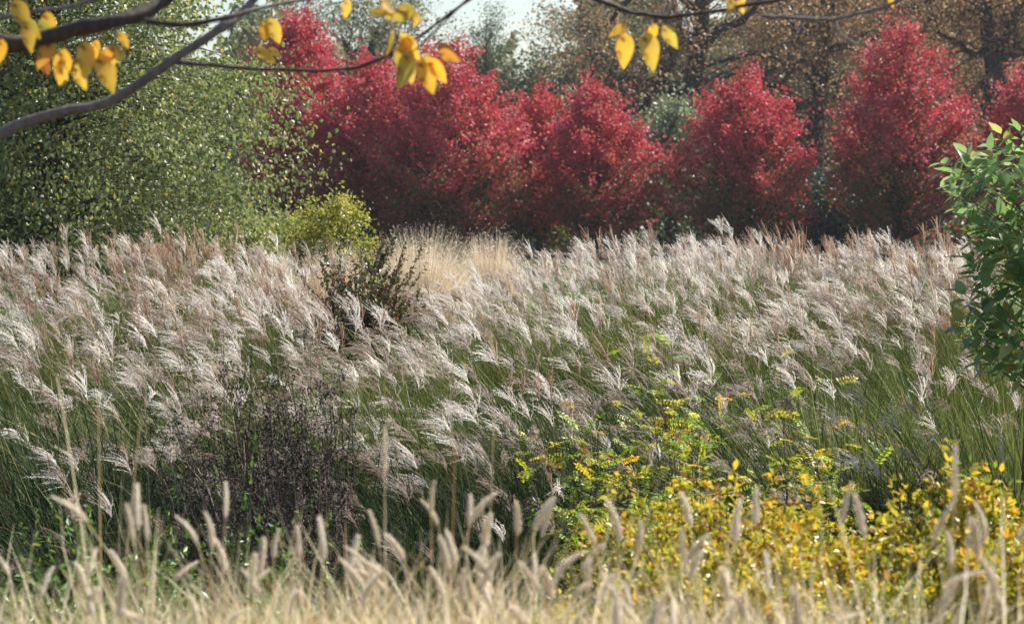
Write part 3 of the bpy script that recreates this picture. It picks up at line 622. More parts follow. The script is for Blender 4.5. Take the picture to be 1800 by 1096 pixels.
CL = [
 # back row, left to right
 (-20, 425, 20.5, 'tan', 60, 'n', 1.0, 'tan plumed grass clump at the far left edge under the green weeping tree'),
 (95, 425, 20, 'silver', 60, 'n', 1.0, 'pinkish silver grass clump in the back row, second from the left edge'),
 (215, 420, 20, 'silver', 60, 'n', 1.0, 'silver plumed clump at the back, just left of the upright tan clump'),
 (300, 400, 19.5, 'tan', 75, 'g', .75, 'upright tan plumed clump standing tall below the green weeping tree'),
 (380, 402, 19.8, 'tan', 70, 'g', .75, 'upright tan brown clump right of its tall twin below the weeping tree'),
 (470, 425, 19.5, 'silver', 65, 'n', 1.0, 'silver clump at the back left of the dark myrtle bush'),
 (530, 440, 18.6, 'silver', 55, 'n', .9, 'silver white clump touching the left side of the dark myrtle bush'),
 (760, 508, 17.8, 'silver', 30, 'n', 1.0, 'low silver clump in front of the largest cloud grass mound'),
 (850, 478, 18.8, 'silver', 30, 'n', .95, 'sparse silver clump in front of the pinkish cloud grass mound'),
 (950, 448, 19, 'silver', 55, 'n', 1.0, 'silver clump at the back, just right of the cloud grass mounds'),
 (1045, 435, 19.2, 'silver', 65, 'n', 1.0, 'silver white clump in the back row before the pointed red maple'),
 (1140, 425, 19.2, 'silver', 70, 'g', 1.0, 'silver white clump in the back row before the pale sage tree'),
 (1235, 415, 19.2, 'silver', 75, 'g', 1.0, 'bright silver clump in the back row before the olive based maple'),
 (1325, 405, 19.2, 'silver', 80, 'g', .95, 'tallest bright silver clump in the back row under the olive based maple'),
 (1405, 412, 19.4, 'tan', 60, 'g', .8, 'upright tan clump in the back row before the blue green conifer'),
 (1465, 425, 19.6, 'tan', 50, 'g', .75, 'sparse upright tan clump before the low scarlet maple'),
 (1590, 430, 19, 'silver', 60, 'g', .95, 'silver white clump in the back row below the tallest red maple'),
 (1655, 412, 19.6, 'tan', 60, 'g', .8, 'upright tan clump just left of the glossy green tree'),
 (1720, 425, 19.4, 'tan', 50, 'g', .85, 'tan clump half hidden behind the glossy green tree'),
 (1820, 440, 19, 'silver', 45, 'n', 1.0, 'silver clump behind the glossy green tree at the right edge'),
 # third row
 (40, 470, 17.2, 'silver', 60, 'n', 1.05, 'silver clump at the left edge in the second row from the back'),
 (165, 468, 17, 'silver', 60, 'n', 1.05, 'silver clump in the second row below the left tan plumes'),
 (290, 475, 16.8, 'silver', 65, 'n', 1.05, 'silver clump in the second row below the tall tan clumps'),
 (420, 470, 17, 'silver', 75, 'n', 1.0, 'dense silver pink clump left of centre in the second row'),
 (520, 485, 16.6, 'silver', 65, 'n', 1.0, 'silver pink clump just left and in front of the dark myrtle bush'),
 (690, 560, 16.2, 'silver', 22, 'g', 1.05, 'green clump with few plumes right below the dark myrtle bush'),
 (800, 515, 16.6, 'silver', 40, 'g', 1.05, 'lime green clump with sparse silver plumes below the cloud grass'),
 (920, 490, 16.8, 'silver', 45, 'g', 1.0, 'green clump with drooping silver plumes in the middle of the bed'),
 (1040, 480, 17, 'silver', 45, 'g', 1.0, 'green and silver clump in the second row before the pointed maple'),
 (1150, 470, 17.2, 'silver', 50, 'g', 1.0, 'green and silver clump in the second row right of centre'),
 (1270, 460, 17.2, 'silver', 70, 'g', 1.0, 'silver clump below the tallest bright silver clump'),
 (1385, 462, 17, 'silver', 75, 'n', 1.0, 'broad silver clump sweeping left below the upright tan plumes'),
 (1520, 475, 16.8, 'silver', 70, 'n', 1.0, 'silver clump in the notch below the low scarlet maple'),
 (1630, 462, 17, 'silver', 75, 'n', 1.0, 'windswept silver clump left of the glossy green tree'),
 (1740, 480, 17, 'silver', 45, 'g', 1.0, 'silver green clump behind the lower leaves of the glossy tree'),
 # middle
 (-10, 540, 14.4, 'silver', 60, 'n', 1.1, 'drooping silver clump at the left edge in the middle of the bed'),
 (140, 540, 14.0, 'silver', 70, 'n', 1.25, 'windswept silver clump in the left middle of the bed'),
 (400, 522, 14.2, 'silver', 85, 'n', 1.2, 'dense pink silver clump left of centre above the withered stalks'),
 (520, 545, 14.6, 'silver', 60, 'n', 1.0, 'pink silver clump above the right half of the withered stalks'),
 (640, 590, 14, 'brown', 45, 'g', 1.0, 'brownish clump between the withered stalks and the centre of the bed'),
 (760, 585, 14, 'silver', 35, 'g', 1.1, 'lime green clump with few plumes at the centre of the bed'),
 (1005, 532, 14.0, 'silver', 120, 'n', 1.25, 'brightest windswept silver clump at the centre of the bed'),
 (1250, 555, 14.2, 'silver', 40, 'd', 1.0, 'shaded green clump with a small fan of silver plumes right of centre'),
 (1410, 535, 14.2, 'silver', 60, 'g', 1.2, 'silver and green clump in the right middle of the bed'),
 (1650, 545, 14.6, 'silver', 45, 'g', 1.05, 'long bladed lime and silver clump beside the glossy tree leaves'),
 (1790, 600, 13.8, 'silver', 25, 'g', 1.1, 'green clump behind the trunk of the glossy tree'),
 # front
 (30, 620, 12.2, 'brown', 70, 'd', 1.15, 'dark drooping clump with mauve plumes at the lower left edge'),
 (190, 605, 12.4, 'silver', 45, 'd', 1.2, 'large shaded green mound with mauve plumes left of the withered stalks'),
 (370, 600, 12.6, 'silver', 32, 'd', 1.1, 'shaded green clump just behind the left of the withered stalks'),
 (560, 630, 12.4, 'brown', 35, 'd', 1.0, 'shaded green clump with brown plumes behind the right of the withered stalks'),
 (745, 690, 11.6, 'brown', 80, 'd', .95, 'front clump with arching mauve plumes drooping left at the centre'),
 (870, 705, 11.6, 'silver', 6, 'd', 1.0, 'shaded green front clump with upright lime blades and hardly any plumes'),
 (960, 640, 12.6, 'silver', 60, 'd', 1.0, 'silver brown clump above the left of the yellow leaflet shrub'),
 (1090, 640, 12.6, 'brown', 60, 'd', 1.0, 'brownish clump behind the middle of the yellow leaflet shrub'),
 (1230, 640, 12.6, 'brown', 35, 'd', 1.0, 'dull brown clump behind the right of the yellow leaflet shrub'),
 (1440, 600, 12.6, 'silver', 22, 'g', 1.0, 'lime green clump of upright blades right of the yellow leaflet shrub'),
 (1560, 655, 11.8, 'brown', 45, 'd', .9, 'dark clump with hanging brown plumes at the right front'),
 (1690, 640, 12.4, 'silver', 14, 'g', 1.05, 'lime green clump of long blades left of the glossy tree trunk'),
 (1800, 655, 11.0, 'silver', 6, 'd', 1.25, 'shaded green mound with almost no plumes at the lower right edge'),
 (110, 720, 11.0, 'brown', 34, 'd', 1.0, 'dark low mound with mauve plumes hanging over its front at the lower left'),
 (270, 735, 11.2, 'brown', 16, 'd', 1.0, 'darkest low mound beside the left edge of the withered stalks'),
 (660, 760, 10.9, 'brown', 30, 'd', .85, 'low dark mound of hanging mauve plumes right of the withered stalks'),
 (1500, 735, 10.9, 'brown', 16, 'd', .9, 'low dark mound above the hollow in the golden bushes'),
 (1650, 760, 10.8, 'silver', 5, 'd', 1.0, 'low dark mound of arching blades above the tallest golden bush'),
]
for i, (px, py, Y, kind, n, lk, w, lab) in enumerate(CL):
    plant_clump(px, py, Y, kind, int(n * (1.4 if Y > 18 else 1.0 if Y > 13 else .75)), lk, w, lab, 300 + i, tilt=.78 if Y < 13 else .66 if Y < 15.5 else .52 if Y < 18 else .4, drop=.26 if Y < 13 else .12)

# ------------------------------------------------------------------ dark myrtle bush
def shrub(name, loc, H, nst, spreadR, seed, label, cat, stem_r, leaf_fn, twigs=6, mat='twig', lean=(0, 0), group=None, K=9):
    rng = np.random.default_rng(seed); e = empty(name, loc); tag(e, label, cat, group)
    b = B(); anchors = []; u = np.linspace(0, 1, K)
    for i in range(nst):
        th = rng.uniform(0, 6.283); rr = spreadR * math.sqrt(rng.uniform(0, 1)); h = H * rng.uniform(.7, 1) * (1 - .25 * (rr / spreadR) ** 2)
        end = np.array([rr * math.cos(th) + lean[0], rr * math.sin(th) + lean[1], h]); st = np.array([end[0] * .12, end[1] * .12, -.1])
        P = st[None] * (1 - u[:, None]) + end[None] * u[:, None]; P[:, :2] -= (end[:2] - st[:2])[None] * (.25 * np.sin(u * math.pi))[:, None]
        P[1:] += np.cumsum(rng.normal(0, .012, (K - 1, 3)), 0)
        tubes(b, P[None], (stem_r * np.linspace(1, .3, K))[None], r=rng.uniform(0, 1), sides=4)
        anchors.append((P, 1.0))
        for _ in range(twigs):
            j = rng.integers(3, K - 1); d = norm(P[j + 1] - P[j]) + rng.normal(0, .55, 3); d = norm(d); l = H * rng.uniform(.1, .25)
            Q = P[j][None] + d[None] * (np.linspace(0, l, 5))[:, None]; Q[:, 2] += .12 * l * np.linspace(0, 1, 5) ** 2
            Q[1:] += rng.normal(0, .006, (4, 3)); tubes(b, Q[None], (stem_r * .4 * np.linspace(1, .4, 5))[None], r=rng.uniform(0, 1), sides=3); anchors.append((Q, .5))
    b.build('branches', M[mat], e, kind='stuff'); leaf_fn(e, anchors, rng); return e

def along(anchors, rng, per, tmin=.25):
    C, D = [], []
    for P, w in anchors:
        n = int(per * w) if w == 1.0 else int(per * .45)
        s = rng.uniform(tmin if w == 1 else .1, 1, n) * (len(P) - 1.001); j = s.astype(int); f = (s - j)[:, None]
        C.append(P[j] * (1 - f) + P[j + 1] * f); D.append(norm(P[j + 1] - P[j]))
    return np.concatenate(C), np.concatenate(D)

def myrtle_leaves(e, anchors, rng):
    C, D = along(anchors, rng, 120, .1); n = len(C); b = B()
    diamonds(b, C, norm(D * .6 + rng.normal(0, .7, (n, 3))), rnd_dirs(rng, n, .8), rng.uniform(.025, .05, n), .022, np.clip(rng.beta(2, 2.5, n) + (rng.uniform(0, 1, n) < .05) * .5, 0, 1))
    b.build('foliage', M['myrtle'], e, kind='stuff')
    b = B()
    for P, w in anchors:
        if rng.uniform() < .55:
            k = 10; c = P[-1][None] + rng.normal(0, .03, (k, 3)); diamonds(b, c, rnd_dirs(rng, k, 1), rnd_dirs(rng, k), .022, .014, rng.uniform(0, 1, k), .4)
    b.build('seed_pods', M['bud'], e, kind='stuff')
loc, H = px_tree(635, 400, 17.8)
shrub('crape_myrtle', loc, H, 42, .5, 11, 'dark red and green leaved myrtle bush rising between the silver clumps', 'bush', .007, myrtle_leaves, 7)
loc, H = px_tree(695, 470, 17.6)
shrub('crape_myrtle', loc, H, 16, .3, 12, 'smaller dark myrtle bush leaning at the right foot of the larger one', 'bush', .006, myrtle_leaves, 6)

# ------------------------------------------------------------------ withered perennial stalks
def dead_stalk_mesh(seed):
    rng = np.random.default_rng(seed); K = 14; u = np.linspace(0, 1, K); b = B()
    P = np.stack([-.12 * u ** 2 + np.cumsum(rng.normal(0, .010, K)), np.cumsum(rng.normal(0, .010, K)), 2 * u], -1)
    tubes(b, P[None], (np.linspace(.0058, .0024, K))[None], r=rng.uniform(0, 1) ** 1.2, sides=4, mat=1)
    n = 120; s = rng.uniform(.15, .97, n) * (K - 1.001); j = s.astype(int); C = P[j] + (P[j + 1] - P[j]) * (s - j)[:, None]
    d = norm(rng.normal(0, .8, (n, 3)) + np.array([0, 0, -.7])); L = rng.uniform(.02, .045, n)
    for a in (0, 1):     # curled leaf in two folded pieces
        c2 = C + d * (L * .55)[:, None] * a; d2 = norm(d + rng.normal(0, .55, (n, 3)) * (1 if a else .2))
        diamonds(b, c2, d2, rnd_dirs(rng, n), L * .75, rng.uniform(.004, .011, n), rng.beta(1.3, 2.2, n), .35)
    k = 26; c = P[-1] + rng.normal(0, .024, (k, 3)); diamonds(b, c, rnd_dirs(rng, k, 1), rnd_dirs(rng, k), .022, .010, rng.uniform(.3, 1, k), .3)
    for _ in range(4):
        j = rng.integers(8, K - 1); dd = norm(np.array([rng.normal(0, .5), rng.normal(0, .5), 1])); Q = P[j][None] + dd[None] * np.linspace(0, .12, 4)[:, None]
        tubes(b, Q[None], .0013, r=.4, sides=3, mat=1); c = Q[-1] + rng.normal(0, .014, (10, 3)); diamonds(b, c, rnd_dirs(rng, 10), rnd_dirs(rng, 10), .02, .01, rng.uniform(.3, 1, 10), .3)
    return b.mesh('stalk', [M['deadleaf'], M['deadstem']])
DS = [dead_stalk_mesh(400 + i) for i in range(10)]
def dead_clump(px, pytop, Y, n, spr, lean, label, seed):
    rng = np.random.default_rng(seed); top = at(px, pytop, Y); gz = float(ground_z(top[0], Y)); H = top[2] - gz
    e = empty('withered_perennial', (top[0], Y, gz)); tag(e, label, 'dead plant', 'withered perennials')
    for _ in range(int(n * 1.2)):
        o = bpy.data.objects.new('stalk', DS[int(rng.integers(0, 10))]); COL.objects.link(o); o.parent = e
        th = rng.uniform(0, 6.283); r = math.sqrt(rng.uniform(0, 1)) * .15
        o.location = (r * math.cos(th), r * math.sin(th), -.03)
        o.rotation_mode = 'QUATERNION'
        o.rotation_quaternion = Quaternion((0, 1, 0), lean + rng.normal(0, spr)) @ Quaternion((1, 0, 0), rng.normal(0, spr)) @ Quaternion((0, 0, 1), rng.uniform(-.8, .8))
        s = H * rng.uniform(.62, 1); o.scale = (1, 1, s / 2)
for k, a in enumerate([(440, 690, 10.6, 16, .06, -.07, 'withered brown stalks leaning left at the left side of the dead stand'),
    (480, 650, 10.9, 22, .05, -.05, 'dense blackish withered stalks in the left middle of the dead stand'),
    (535, 618, 10.8, 24, .05, -.03, 'tall blackish withered stalks at the middle of the dead stand'),
    (600, 640, 10.7, 20, .045, .0, 'tall withered stalks at the right side beside the drooping mauve plumes'),
    (510, 740, 10.2, 26, .10, -.12, 'short tangled withered stalks at the front of the dead stand'),
    (590, 770, 10.2, 22, .09, -.06, 'short dark withered stalks at the front right of the dead stand')]):
    dead_clump(*a, 500 + k)

# fluffy goldenrod seed heads
def fluff_stalk(px, pytop, Y, hlen, label, lean=0., seed=0, leafy=True):
    rng = np.random.default_rng(seed); top = at(px, pytop, Y); gz = float(ground_z(top[0], Y)); H = top[2] - gz
    e = empty('seeded_goldenrod', (top[0] - lean, Y, gz)); tag(e, label, 'wildflower', 'goldenrod gone to seed')
    K = 12; u = np.linspace(0, 1, K); P = np.stack([lean * u ** 2.5, .03 * np.sin(u * 3), u * H - .05 * (1 - u)], -1)
    b = B(); tubes(b, P[None], (np.linspace(.004, .0015, K))[None], r=.5, sides=4); b.build('stem', M['deadstem'], e)
    n = 150; s = 1 - rng.uniform(0, 1, n) ** 1.3 * hlen / H; s = np.clip(s, 0, .999) * (K - 1.001); j = s.astype(int); C = P[j] + (P[j + 1] - P[j]) * (s - j)[:, None]
    rr = .03 * np.sin(np.clip((K - 1 - s) / (K - 1) * H / hlen, 0, 1) * 2.6 + .3); C = C + rng.normal(0, 1, (n, 3)) * rr[:, None] * .6
    b = B(); diamonds(b, C, rnd_dirs(rng, n, .5), rnd_dirs(rng, n), rng.uniform(.008, .02, n), .007, rng.uniform(0, 1, n), .3); b.build('seed_head', M['fluff'], e, kind='stuff')
    if leafy:
        n = 60; s = rng.uniform(.3, .85, n) * (K - 1.001); j = s.astype(int); C = P[j] + (P[j + 1] - P[j]) * (s - j)[:, None]
        b = B(); diamonds(b, C, norm(rng.normal(0, .8, (n, 3)) + np.array([0, 0, -.3])), rnd_dirs(rng, n, .6), rng.uniform(.03, .07, n), .009, rng.uniform(.2, 1, n)); b.build('foliage', M['weed'], e, kind='stuff')
for k, a in enumerate([(292, 708, 10.0, .30, 'brown jointed seed stalk leaning left against the dark mound', -.10),
    (376, 712, 10.1, .12, 'fluffy seeded stalk with a small pale tuft left of the withered stand', 0),
    (392, 575, 10.6, .16, 'tall pale fluffy stalk rising above the left end of the withered stand', 0),
    (300, 786, 9.6, .07, 'short fluffy stalk right of a similar tuft before the dark mound', .03),
    (258, 792, 9.6, .06, 'shortest fluffy tuft, left of its neighbour before the dark mound', -.02),
    (938, 752, 10.2, .12, 'brown feathery seed stalk left of the yellow leaflet shrub', .02),
    (545, 588, 10.7, .1, 'pale fluffy stalk above the middle of the withered stand', 0),
    (130, 880, 7.0, .06, 'blurred pinkish tuft low at the lower left', 0)]):
    fluff_stalk(*a, seed=600 + k)

# ------------------------------------------------------------------ yellow leaflet shrubs (pinnate leaves)
def pinnate_mesh(seed, hue):
    rng = np.random.default_rng(seed); b = B(); K = 8; u = np.linspace(0, 1, K); Ln = .15
    P = np.stack([u * Ln, 0 * u, -.03 * u ** 2 + .01 * u], -1); tubes(b, P[None], .0011, r=hue, sides=3)
    n = 7; t = np.linspace(.18, .97, n)
    for sgn in (-1, 1):
        c = np.stack([t * Ln, 0 * t, -.03 * t ** 2 + .01 * t], -1)
        d = np.tile(np.array([.28, sgn, -.18]), (n, 1)) + rng.normal(0, .16, (n, 3))
        diamonds(b, c, d, np.tile([0, 0, 1.], (n, 1)) + rng.normal(0, .25, (n, 3)), rng.uniform(.026, .036, n), rng.uniform(.013, .017, n), np.clip(hue + rng.normal(0, .08, n), 0, 1), .12, wide=.55)
    diamonds(b, P[-1:], [[1, 0, -.2]], [[0, 0, 1]], .033, .016, hue, .1)
    return b.mesh('leaf', [M['lime']])
PN = [pinnate_mesh(700 + i, h) for i, h in enumerate([.12, .3, .36, .42, .5, .62, .7, .8, .95])]
def locust_leaves(density):
    def f(e, anchors, rng):
        C, D = along(anchors, rng, density, .42)
        for c, d in zip(C, D):
            o = bpy.data.objects.new('leaf', PN[int(np.clip(rng.normal(4, 2.3) - (c[2] < .9) * 1.2, 0, 8))]); COL.objects.link(o); o.parent = e; o.location = c
            o.rotation_euler = (rng.normal(0, .5), rng.normal(0, .4), rng.uniform(0, 6.283)); s = rng.uniform(.5, .95); o.scale = (s, s, s)
    return f
for i, (px, py, Y, Rr, ns, lab) in enumerate([(1045, 665, 10.4, .36, 13, 'leftmost yellow and lime leaflet shrub'), (1215, 610, 10.7, .36, 14, 'tallest lime and orange leaflet shrub in the middle of the three'), (1385, 700, 10.5, .32, 10, 'rightmost sparse yellow leaflet shrub with orange tips'), (1130, 780, 9.7, .34, 12, 'low lime leaflet shrub just above the golden leaved bush'), (1440, 745, 9.8, .18, 5, 'small orange leaflet sprig above the dark hollow')]):
    loc, H = px_tree(px, py - 45, Y)
    shrub('leaflet_shrub', loc, H, ns, Rr, 720 + i, lab, 'shrub', .0045, locust_leaves(7.5), 6, group='yellow leaflet shrubs')

# ------------------------------------------------------------------ real leaf shapes
def leaf_mesh(name, L, W, mat, curl=.15, cup=.2, stem=.15, seed=0, tip=1.4, r=.5):
    rng = np.random.default_rng(seed); K = 7; t = np.linspace(0, 1, K)
    w = W / 2 * np.sin(np.pi * t ** .8) ** .8 * (1 - .25 * t); w[0] = .0006; w[-1] = .0006
    x = t * L; z = -curl * L * t ** 2 + rng.normal(0, .01 * L, K)
    V = []
    for i in range(K):
        V += [[x[i], -w[i], z[i] + cup * w[i] + rng.normal(0, .05) * w[i]], [x[i], 0, z[i]], [x[i], w[i], z[i] + cup * w[i] + rng.normal(0, .05) * w[i]]]
    F = []
    for i in range(K - 1):
        a = i * 3; F += [[a, a + 3, a + 4, a + 1], [a + 1, a + 4, a + 5, a + 2]]
    b = B(); b.add(np.array(V) + np.array([stem * L, 0, 0]), F, r)
    tubes(b, [[[0, 0, .0], [stem * L * .5, 0, .002], [stem * L * 1.2, 0, 0]]], .0011, r=r, sides=3)
    return b.mesh(name, [mat], smooth=True)

def orient(d, n):
    """quaternion taking local x to d and local z towards n"""
    d = Vector(d).normalized(); n = Vector(n); y = n.cross(d)
    if y.length < 1e-4: y = Vector((0, 1, 0))
    y.normalize(); z = d.cross(y)
    return Matrix((d, y, z)).transposed().to_quaternion()

def put_leaf(e, me, c, d, n, s=1.0, name='leaf'):
    o = bpy.data.objects.new(name, me); COL.objects.link(o); o.parent = e; o.location = [float(q) for q in c]
    o.rotation_mode = 'QUATERNION'; o.rotation_quaternion = orient(d, n); o.scale = (s, s, s); return o

# ------------------------------------------------------------------ golden leaved bush, lower right
YL = [leaf_mesh('leaf', .036, .021, M['yellow'], .15, .25, .12, i, r=h) for i, h in enumerate([.1, .22, .3, .36, .42, .5, .58, .7, .85, .45])]
def yellow_leaves(nparts, per):
    def f(e, anchors, rng):
        C, D = along(anchors, rng, per, .2); n = len(C); C = C + rng.normal(0, .012, (n, 3))
        d = norm(D * .5 + rng.normal(0, .7, (n, 3))); nr = rnd_dirs(rng, n, .9)
        big = np.argsort(C[:, 1] - 1.2 * C[:, 2])[:nparts]; rest = np.setdiff1d(np.arange(n), big)
        for i in big: put_leaf(e, YL[int(rng.integers(0, 10))], C[i], d[i], nr[i], rng.uniform(.7, 1.2))
        b = B(); r = np.clip(rng.normal(.36, .22, len(rest)), 0, 1)
        diamonds(b, C[rest], d[rest], nr[rest], rng.uniform(.024, .042, len(rest)), rng.uniform(.015, .023, len(rest)), r, .15); b.build('foliage', M['yellow'], e, kind='stuff')
    return f
for i, (px, py, Y, Rr, ns, lab) in enumerate([(1110, 875, 7.6, .24, 26, 'leftmost low golden bush behind the pale seed heads'), (1215, 805, 7.7, .24, 34, 'golden bush with an orange tipped crown, second from the left'),
    (1345, 815, 7.6, .25, 34, 'dense golden bush in the middle, left of the dark hollow'), (1480, 862, 7.5, .24, 32, 'lower golden bush directly below the dark hollow'), (1600, 850, 7.6, .25, 32, 'golden bush with orange and red tips right of the dark hollow'),
    (1700, 795, 7.6, .16, 30, 'tallest golden bush, near the right edge'), (1810, 850, 7.7, .25, 34, 'golden bush cut off by the right edge'),
    (1420, 905, 7.0, .26, 26, 'nearest golden bush behind the curved seed heads'), (1240, 935, 6.7, .26, 22, 'low golden bush in front, left of the curved seed heads'), (1600, 925, 6.7, .28, 24, 'low golden bush in front, right of the curved seed heads'), (1090, 965, 6.8, .22, 16, 'lowest leftmost golden sprigs among the straw'), (1770, 935, 6.7, .26, 24, 'low golden bush in front at the right edge')]):
    loc, H = px_tree(px + 16, py + 16, Y)
    shrub('golden_bush', loc, H, int(ns * 1.45), Rr * 1.25, 800 + i, lab, 'bush', .0035, yellow_leaves(150, 62), 6, group='golden leaved bushes')

# ------------------------------------------------------------------ glossy green tree, right edge
ML = [leaf_mesh('leaf', .135, .07, M['magnolia'], .12, .3, .12, 20 + i, r=h) for i, h in enumerate([.2, .35, .5, .6, .75, .85, .98])]
def glossy_tree():
    rng = np.random.default_rng(91); Y = 12.3; p = at(1812, 300, Y); gz = float(ground_z(p[0], Y)); loc = np.array([p[0], Y, gz])
    e = empty('glossy_green_tree', loc); tag(e, 'young tree with large glossy green leaves at the right edge', 'tree')
    ztop = at(1800, 240, Y)[2] - gz; K = 12; u = np.linspace(0, 1, K)
    P = np.stack([-.03 * np.sin(u * 5) + .03, .02 * np.sin(u * 4), u * ztop * .96], -1); P[0, 2] = -.1
    b = B(); tubes(b, P[None], (np.linspace(.026, .006, K))[None], sides=8); b.build('trunk', M['twigbark'], e, smooth=True)
    outl = [(195, 60), (225, 112), (262, 162), (300, 166), (345, 168), (380, 140), (430, 122), (480, 105), (520, 128), (545, 125), (590, 110), (640, 85), (680, 12)]
    b = B(); leaves = []
    for i in range(140):
        py = rng.uniform(222, 640); w = np.interp(py, [o[0] for o in outl], [o[1] for o in outl]) / ppm(Y)
        z = at(1800, py, Y)[2] - gz
        th = rng.uniform(0, 6.283); rr = w * rng.uniform(.25, 1.1) ** .6
        end = np.array([rr * math.cos(th), rr * math.sin(th), z]); h0 = np.clip(z - .55 * rr - .06, .5, ztop * .9)
        st = np.array([np.interp(h0, P[:, 2], P[:, 0]), np.interp(h0, P[:, 2], P[:, 1]), h0]); mid = (st + end) / 2 + np.array([0, 0, -.06 * rr])
        uu = np.linspace(0, 1, 7)[:, None]; Q = st * (1 - uu) ** 2 + 2 * mid * uu * (1 - uu) + end * uu ** 2
        tubes(b, Q[None], (np.linspace(.0045, .0018, 7))[None], r=rng.uniform(0, 1), sides=4)
        ax = norm(Q[-1] - Q[-2]); ax = norm(ax + np.array([0, 0, .35]))
        a0 = rng.uniform(0, 6.283); s1 = norm(np.cross(ax, [0.3, .2, 1.])); s2 = np.cross(ax, s1); m = rng.integers(6, 10)
        for q in range(m):
            a = a0 + q * 2.4; rad = s1 * math.cos(a) + s2 * math.sin(a); back = q * .021
            dd = ax * rng.uniform(.35, 1.0) * (1.2 - q * .1) + rad * .9 + np.array([0, 0, -.12 * q * rng.uniform(0, 1)])
            leaves.append((end - ax * back, norm(dd), norm(ax * 1.0 + np.array([0, 0, .6]) + rng.normal(0, .25, 3)), rng.uniform(.7, 1.15)))
    b.build('branches', M['twig'], e, kind='stuff')
    leaves.sort(key=lambda l: l[0][1])
    for l in leaves[:300]: put_leaf(e, ML[int(rng.integers(0, 7))], l[0], l[1], l[2], l[3])
    rest = leaves[300:]
    src = ML[3]; nv = len(src.vertices); V0 = np.zeros(nv * 3, dtype=np.float32); src.vertices.foreach_get("co", V0); V0 = V0.reshape(-1, 3)
    F0 = np.array([tuple(q.vertices) for q in src.polygons], dtype=np.int32)
    b = B()
    for c, d, n, s in rest:
        Rm = np.array(orient(d, n).to_matrix()); b.add(V0 @ Rm.T * s + c, F0, rng.uniform(.1, .95))
    b.build('foliage', M['magnolia'], e, kind='stuff', smooth=True)
M['twigbark'] = barkmat('young_bark', (.05, .042, .036), (.14, .12, .10), 40)
glossy_tree()

# ------------------------------------------------------------------ green weeds at lower left
def weed(px, py, Y, label, seed, n=10, Rr=.3):
    loc, H = px_tree(px, py, Y)
    def wl(e, anchors, rng):
        C, D = along(anchors, rng, 30, .1); n = len(C); b = B()
        diamonds(b, C, norm(D * .3 + rng.normal(0, .8, (n, 3))), rnd_dirs(rng, n, 1.2), rng.uniform(.03, .055, n), rng.uniform(.014, .024, n), rng.uniform(0, 1, n), .15); b.build('foliage', M['weed'], e, kind='stuff')
    shrub('leafy_weed', loc, H, n, Rr, seed, label, 'weed', .003, wl, 5, group='leafy green weeds')
for k, a in enumerate([(20, 880, 8.2, 'leafy green weed at the lower left edge'), (165, 835, 8.2, 'leafy green weed with the tallest sprig, below the mound with mauve plumes'), (270, 880, 8.4, 'leafy green weed below the two fluffy tufts'), (360, 930, 8.0, 'leafy green weed at the left foot of the withered stand'), (500, 925, 8.2, 'leafy green weed below the middle of the withered stand'), (100, 930, 7.6, 'low leafy green weed near the lower left corner')]):
    weed(*a, 900 + k, 12, .28)
weed(1800, 740, 9.8, 'broad green weed at the right edge below the glossy tree', 910, 14, .22)
weed(570, 790, 9.9, 'small lime sprig in front of the right withered stalks', 911, 4, .07)
weed(440, 800, 9.9, 'yellow green sprigs in front of the left withered stalks', 912, 12, .2)

# ------------------------------------------------------------------ fountain grass in the foreground
def foxtail_mesh(seed, stemL=1.0, hl=.10):
    rng = np.random.default_rng(seed); b = B(); K = 12; u = np.linspace(0, 1, K); bend = rng.uniform(.0, .22)
    P = np.stack([bend * u ** 3, rng.normal(0, .03) * u ** 2, u * (stemL - hl)], -1)
    tubes(b, P[None], (np.linspace(.0016, .0009, K))[None], r=rng.uniform(.35, .9), sides=4, mat=1)
    td = norm(P[-1] - P[-2]); cu = rng.uniform(0, .35)
    hh = hl * rng.uniform(.75, 1.15); k = 9; v = np.linspace(0, 1, k)
    A = P[-1] + td * (v * hh)[:, None] + np.array([cu * hh, 0, -.3 * cu * hh]) * (v ** 2)[:, None]
    tubes(b, A[None], (np.array([.0015, .004, .005, .005, .0048, .0043, .0036, .0026, .0008]))[None], r=.5, sides=6)
    n = 420; s = rng.uniform(0, 1, n) * (k - 1.001); j = s.astype(int); C = A[j] + (A[j + 1] - A[j]) * (s - j)[:, None]
    rad = norm(np.cross(rng.normal(0, 1, (n, 3)), td)); d = norm(td * .85 + rad * .75)
    ln = rng.uniform(.008, .017, n) * np.interp(s / (k - 1), [0, .15, .75, 1], [.6, 1, .85, .5])
    diamonds(b, C, d, rnd_dirs(rng, n), ln, .0013, rng.uniform(0, 1, n), 0, wide=.3)
    return b.mesh('seed_head', [M['foxtail'], M['straw']])
FX = [foxtail_mesh(1000 + i) for i in range(10)]
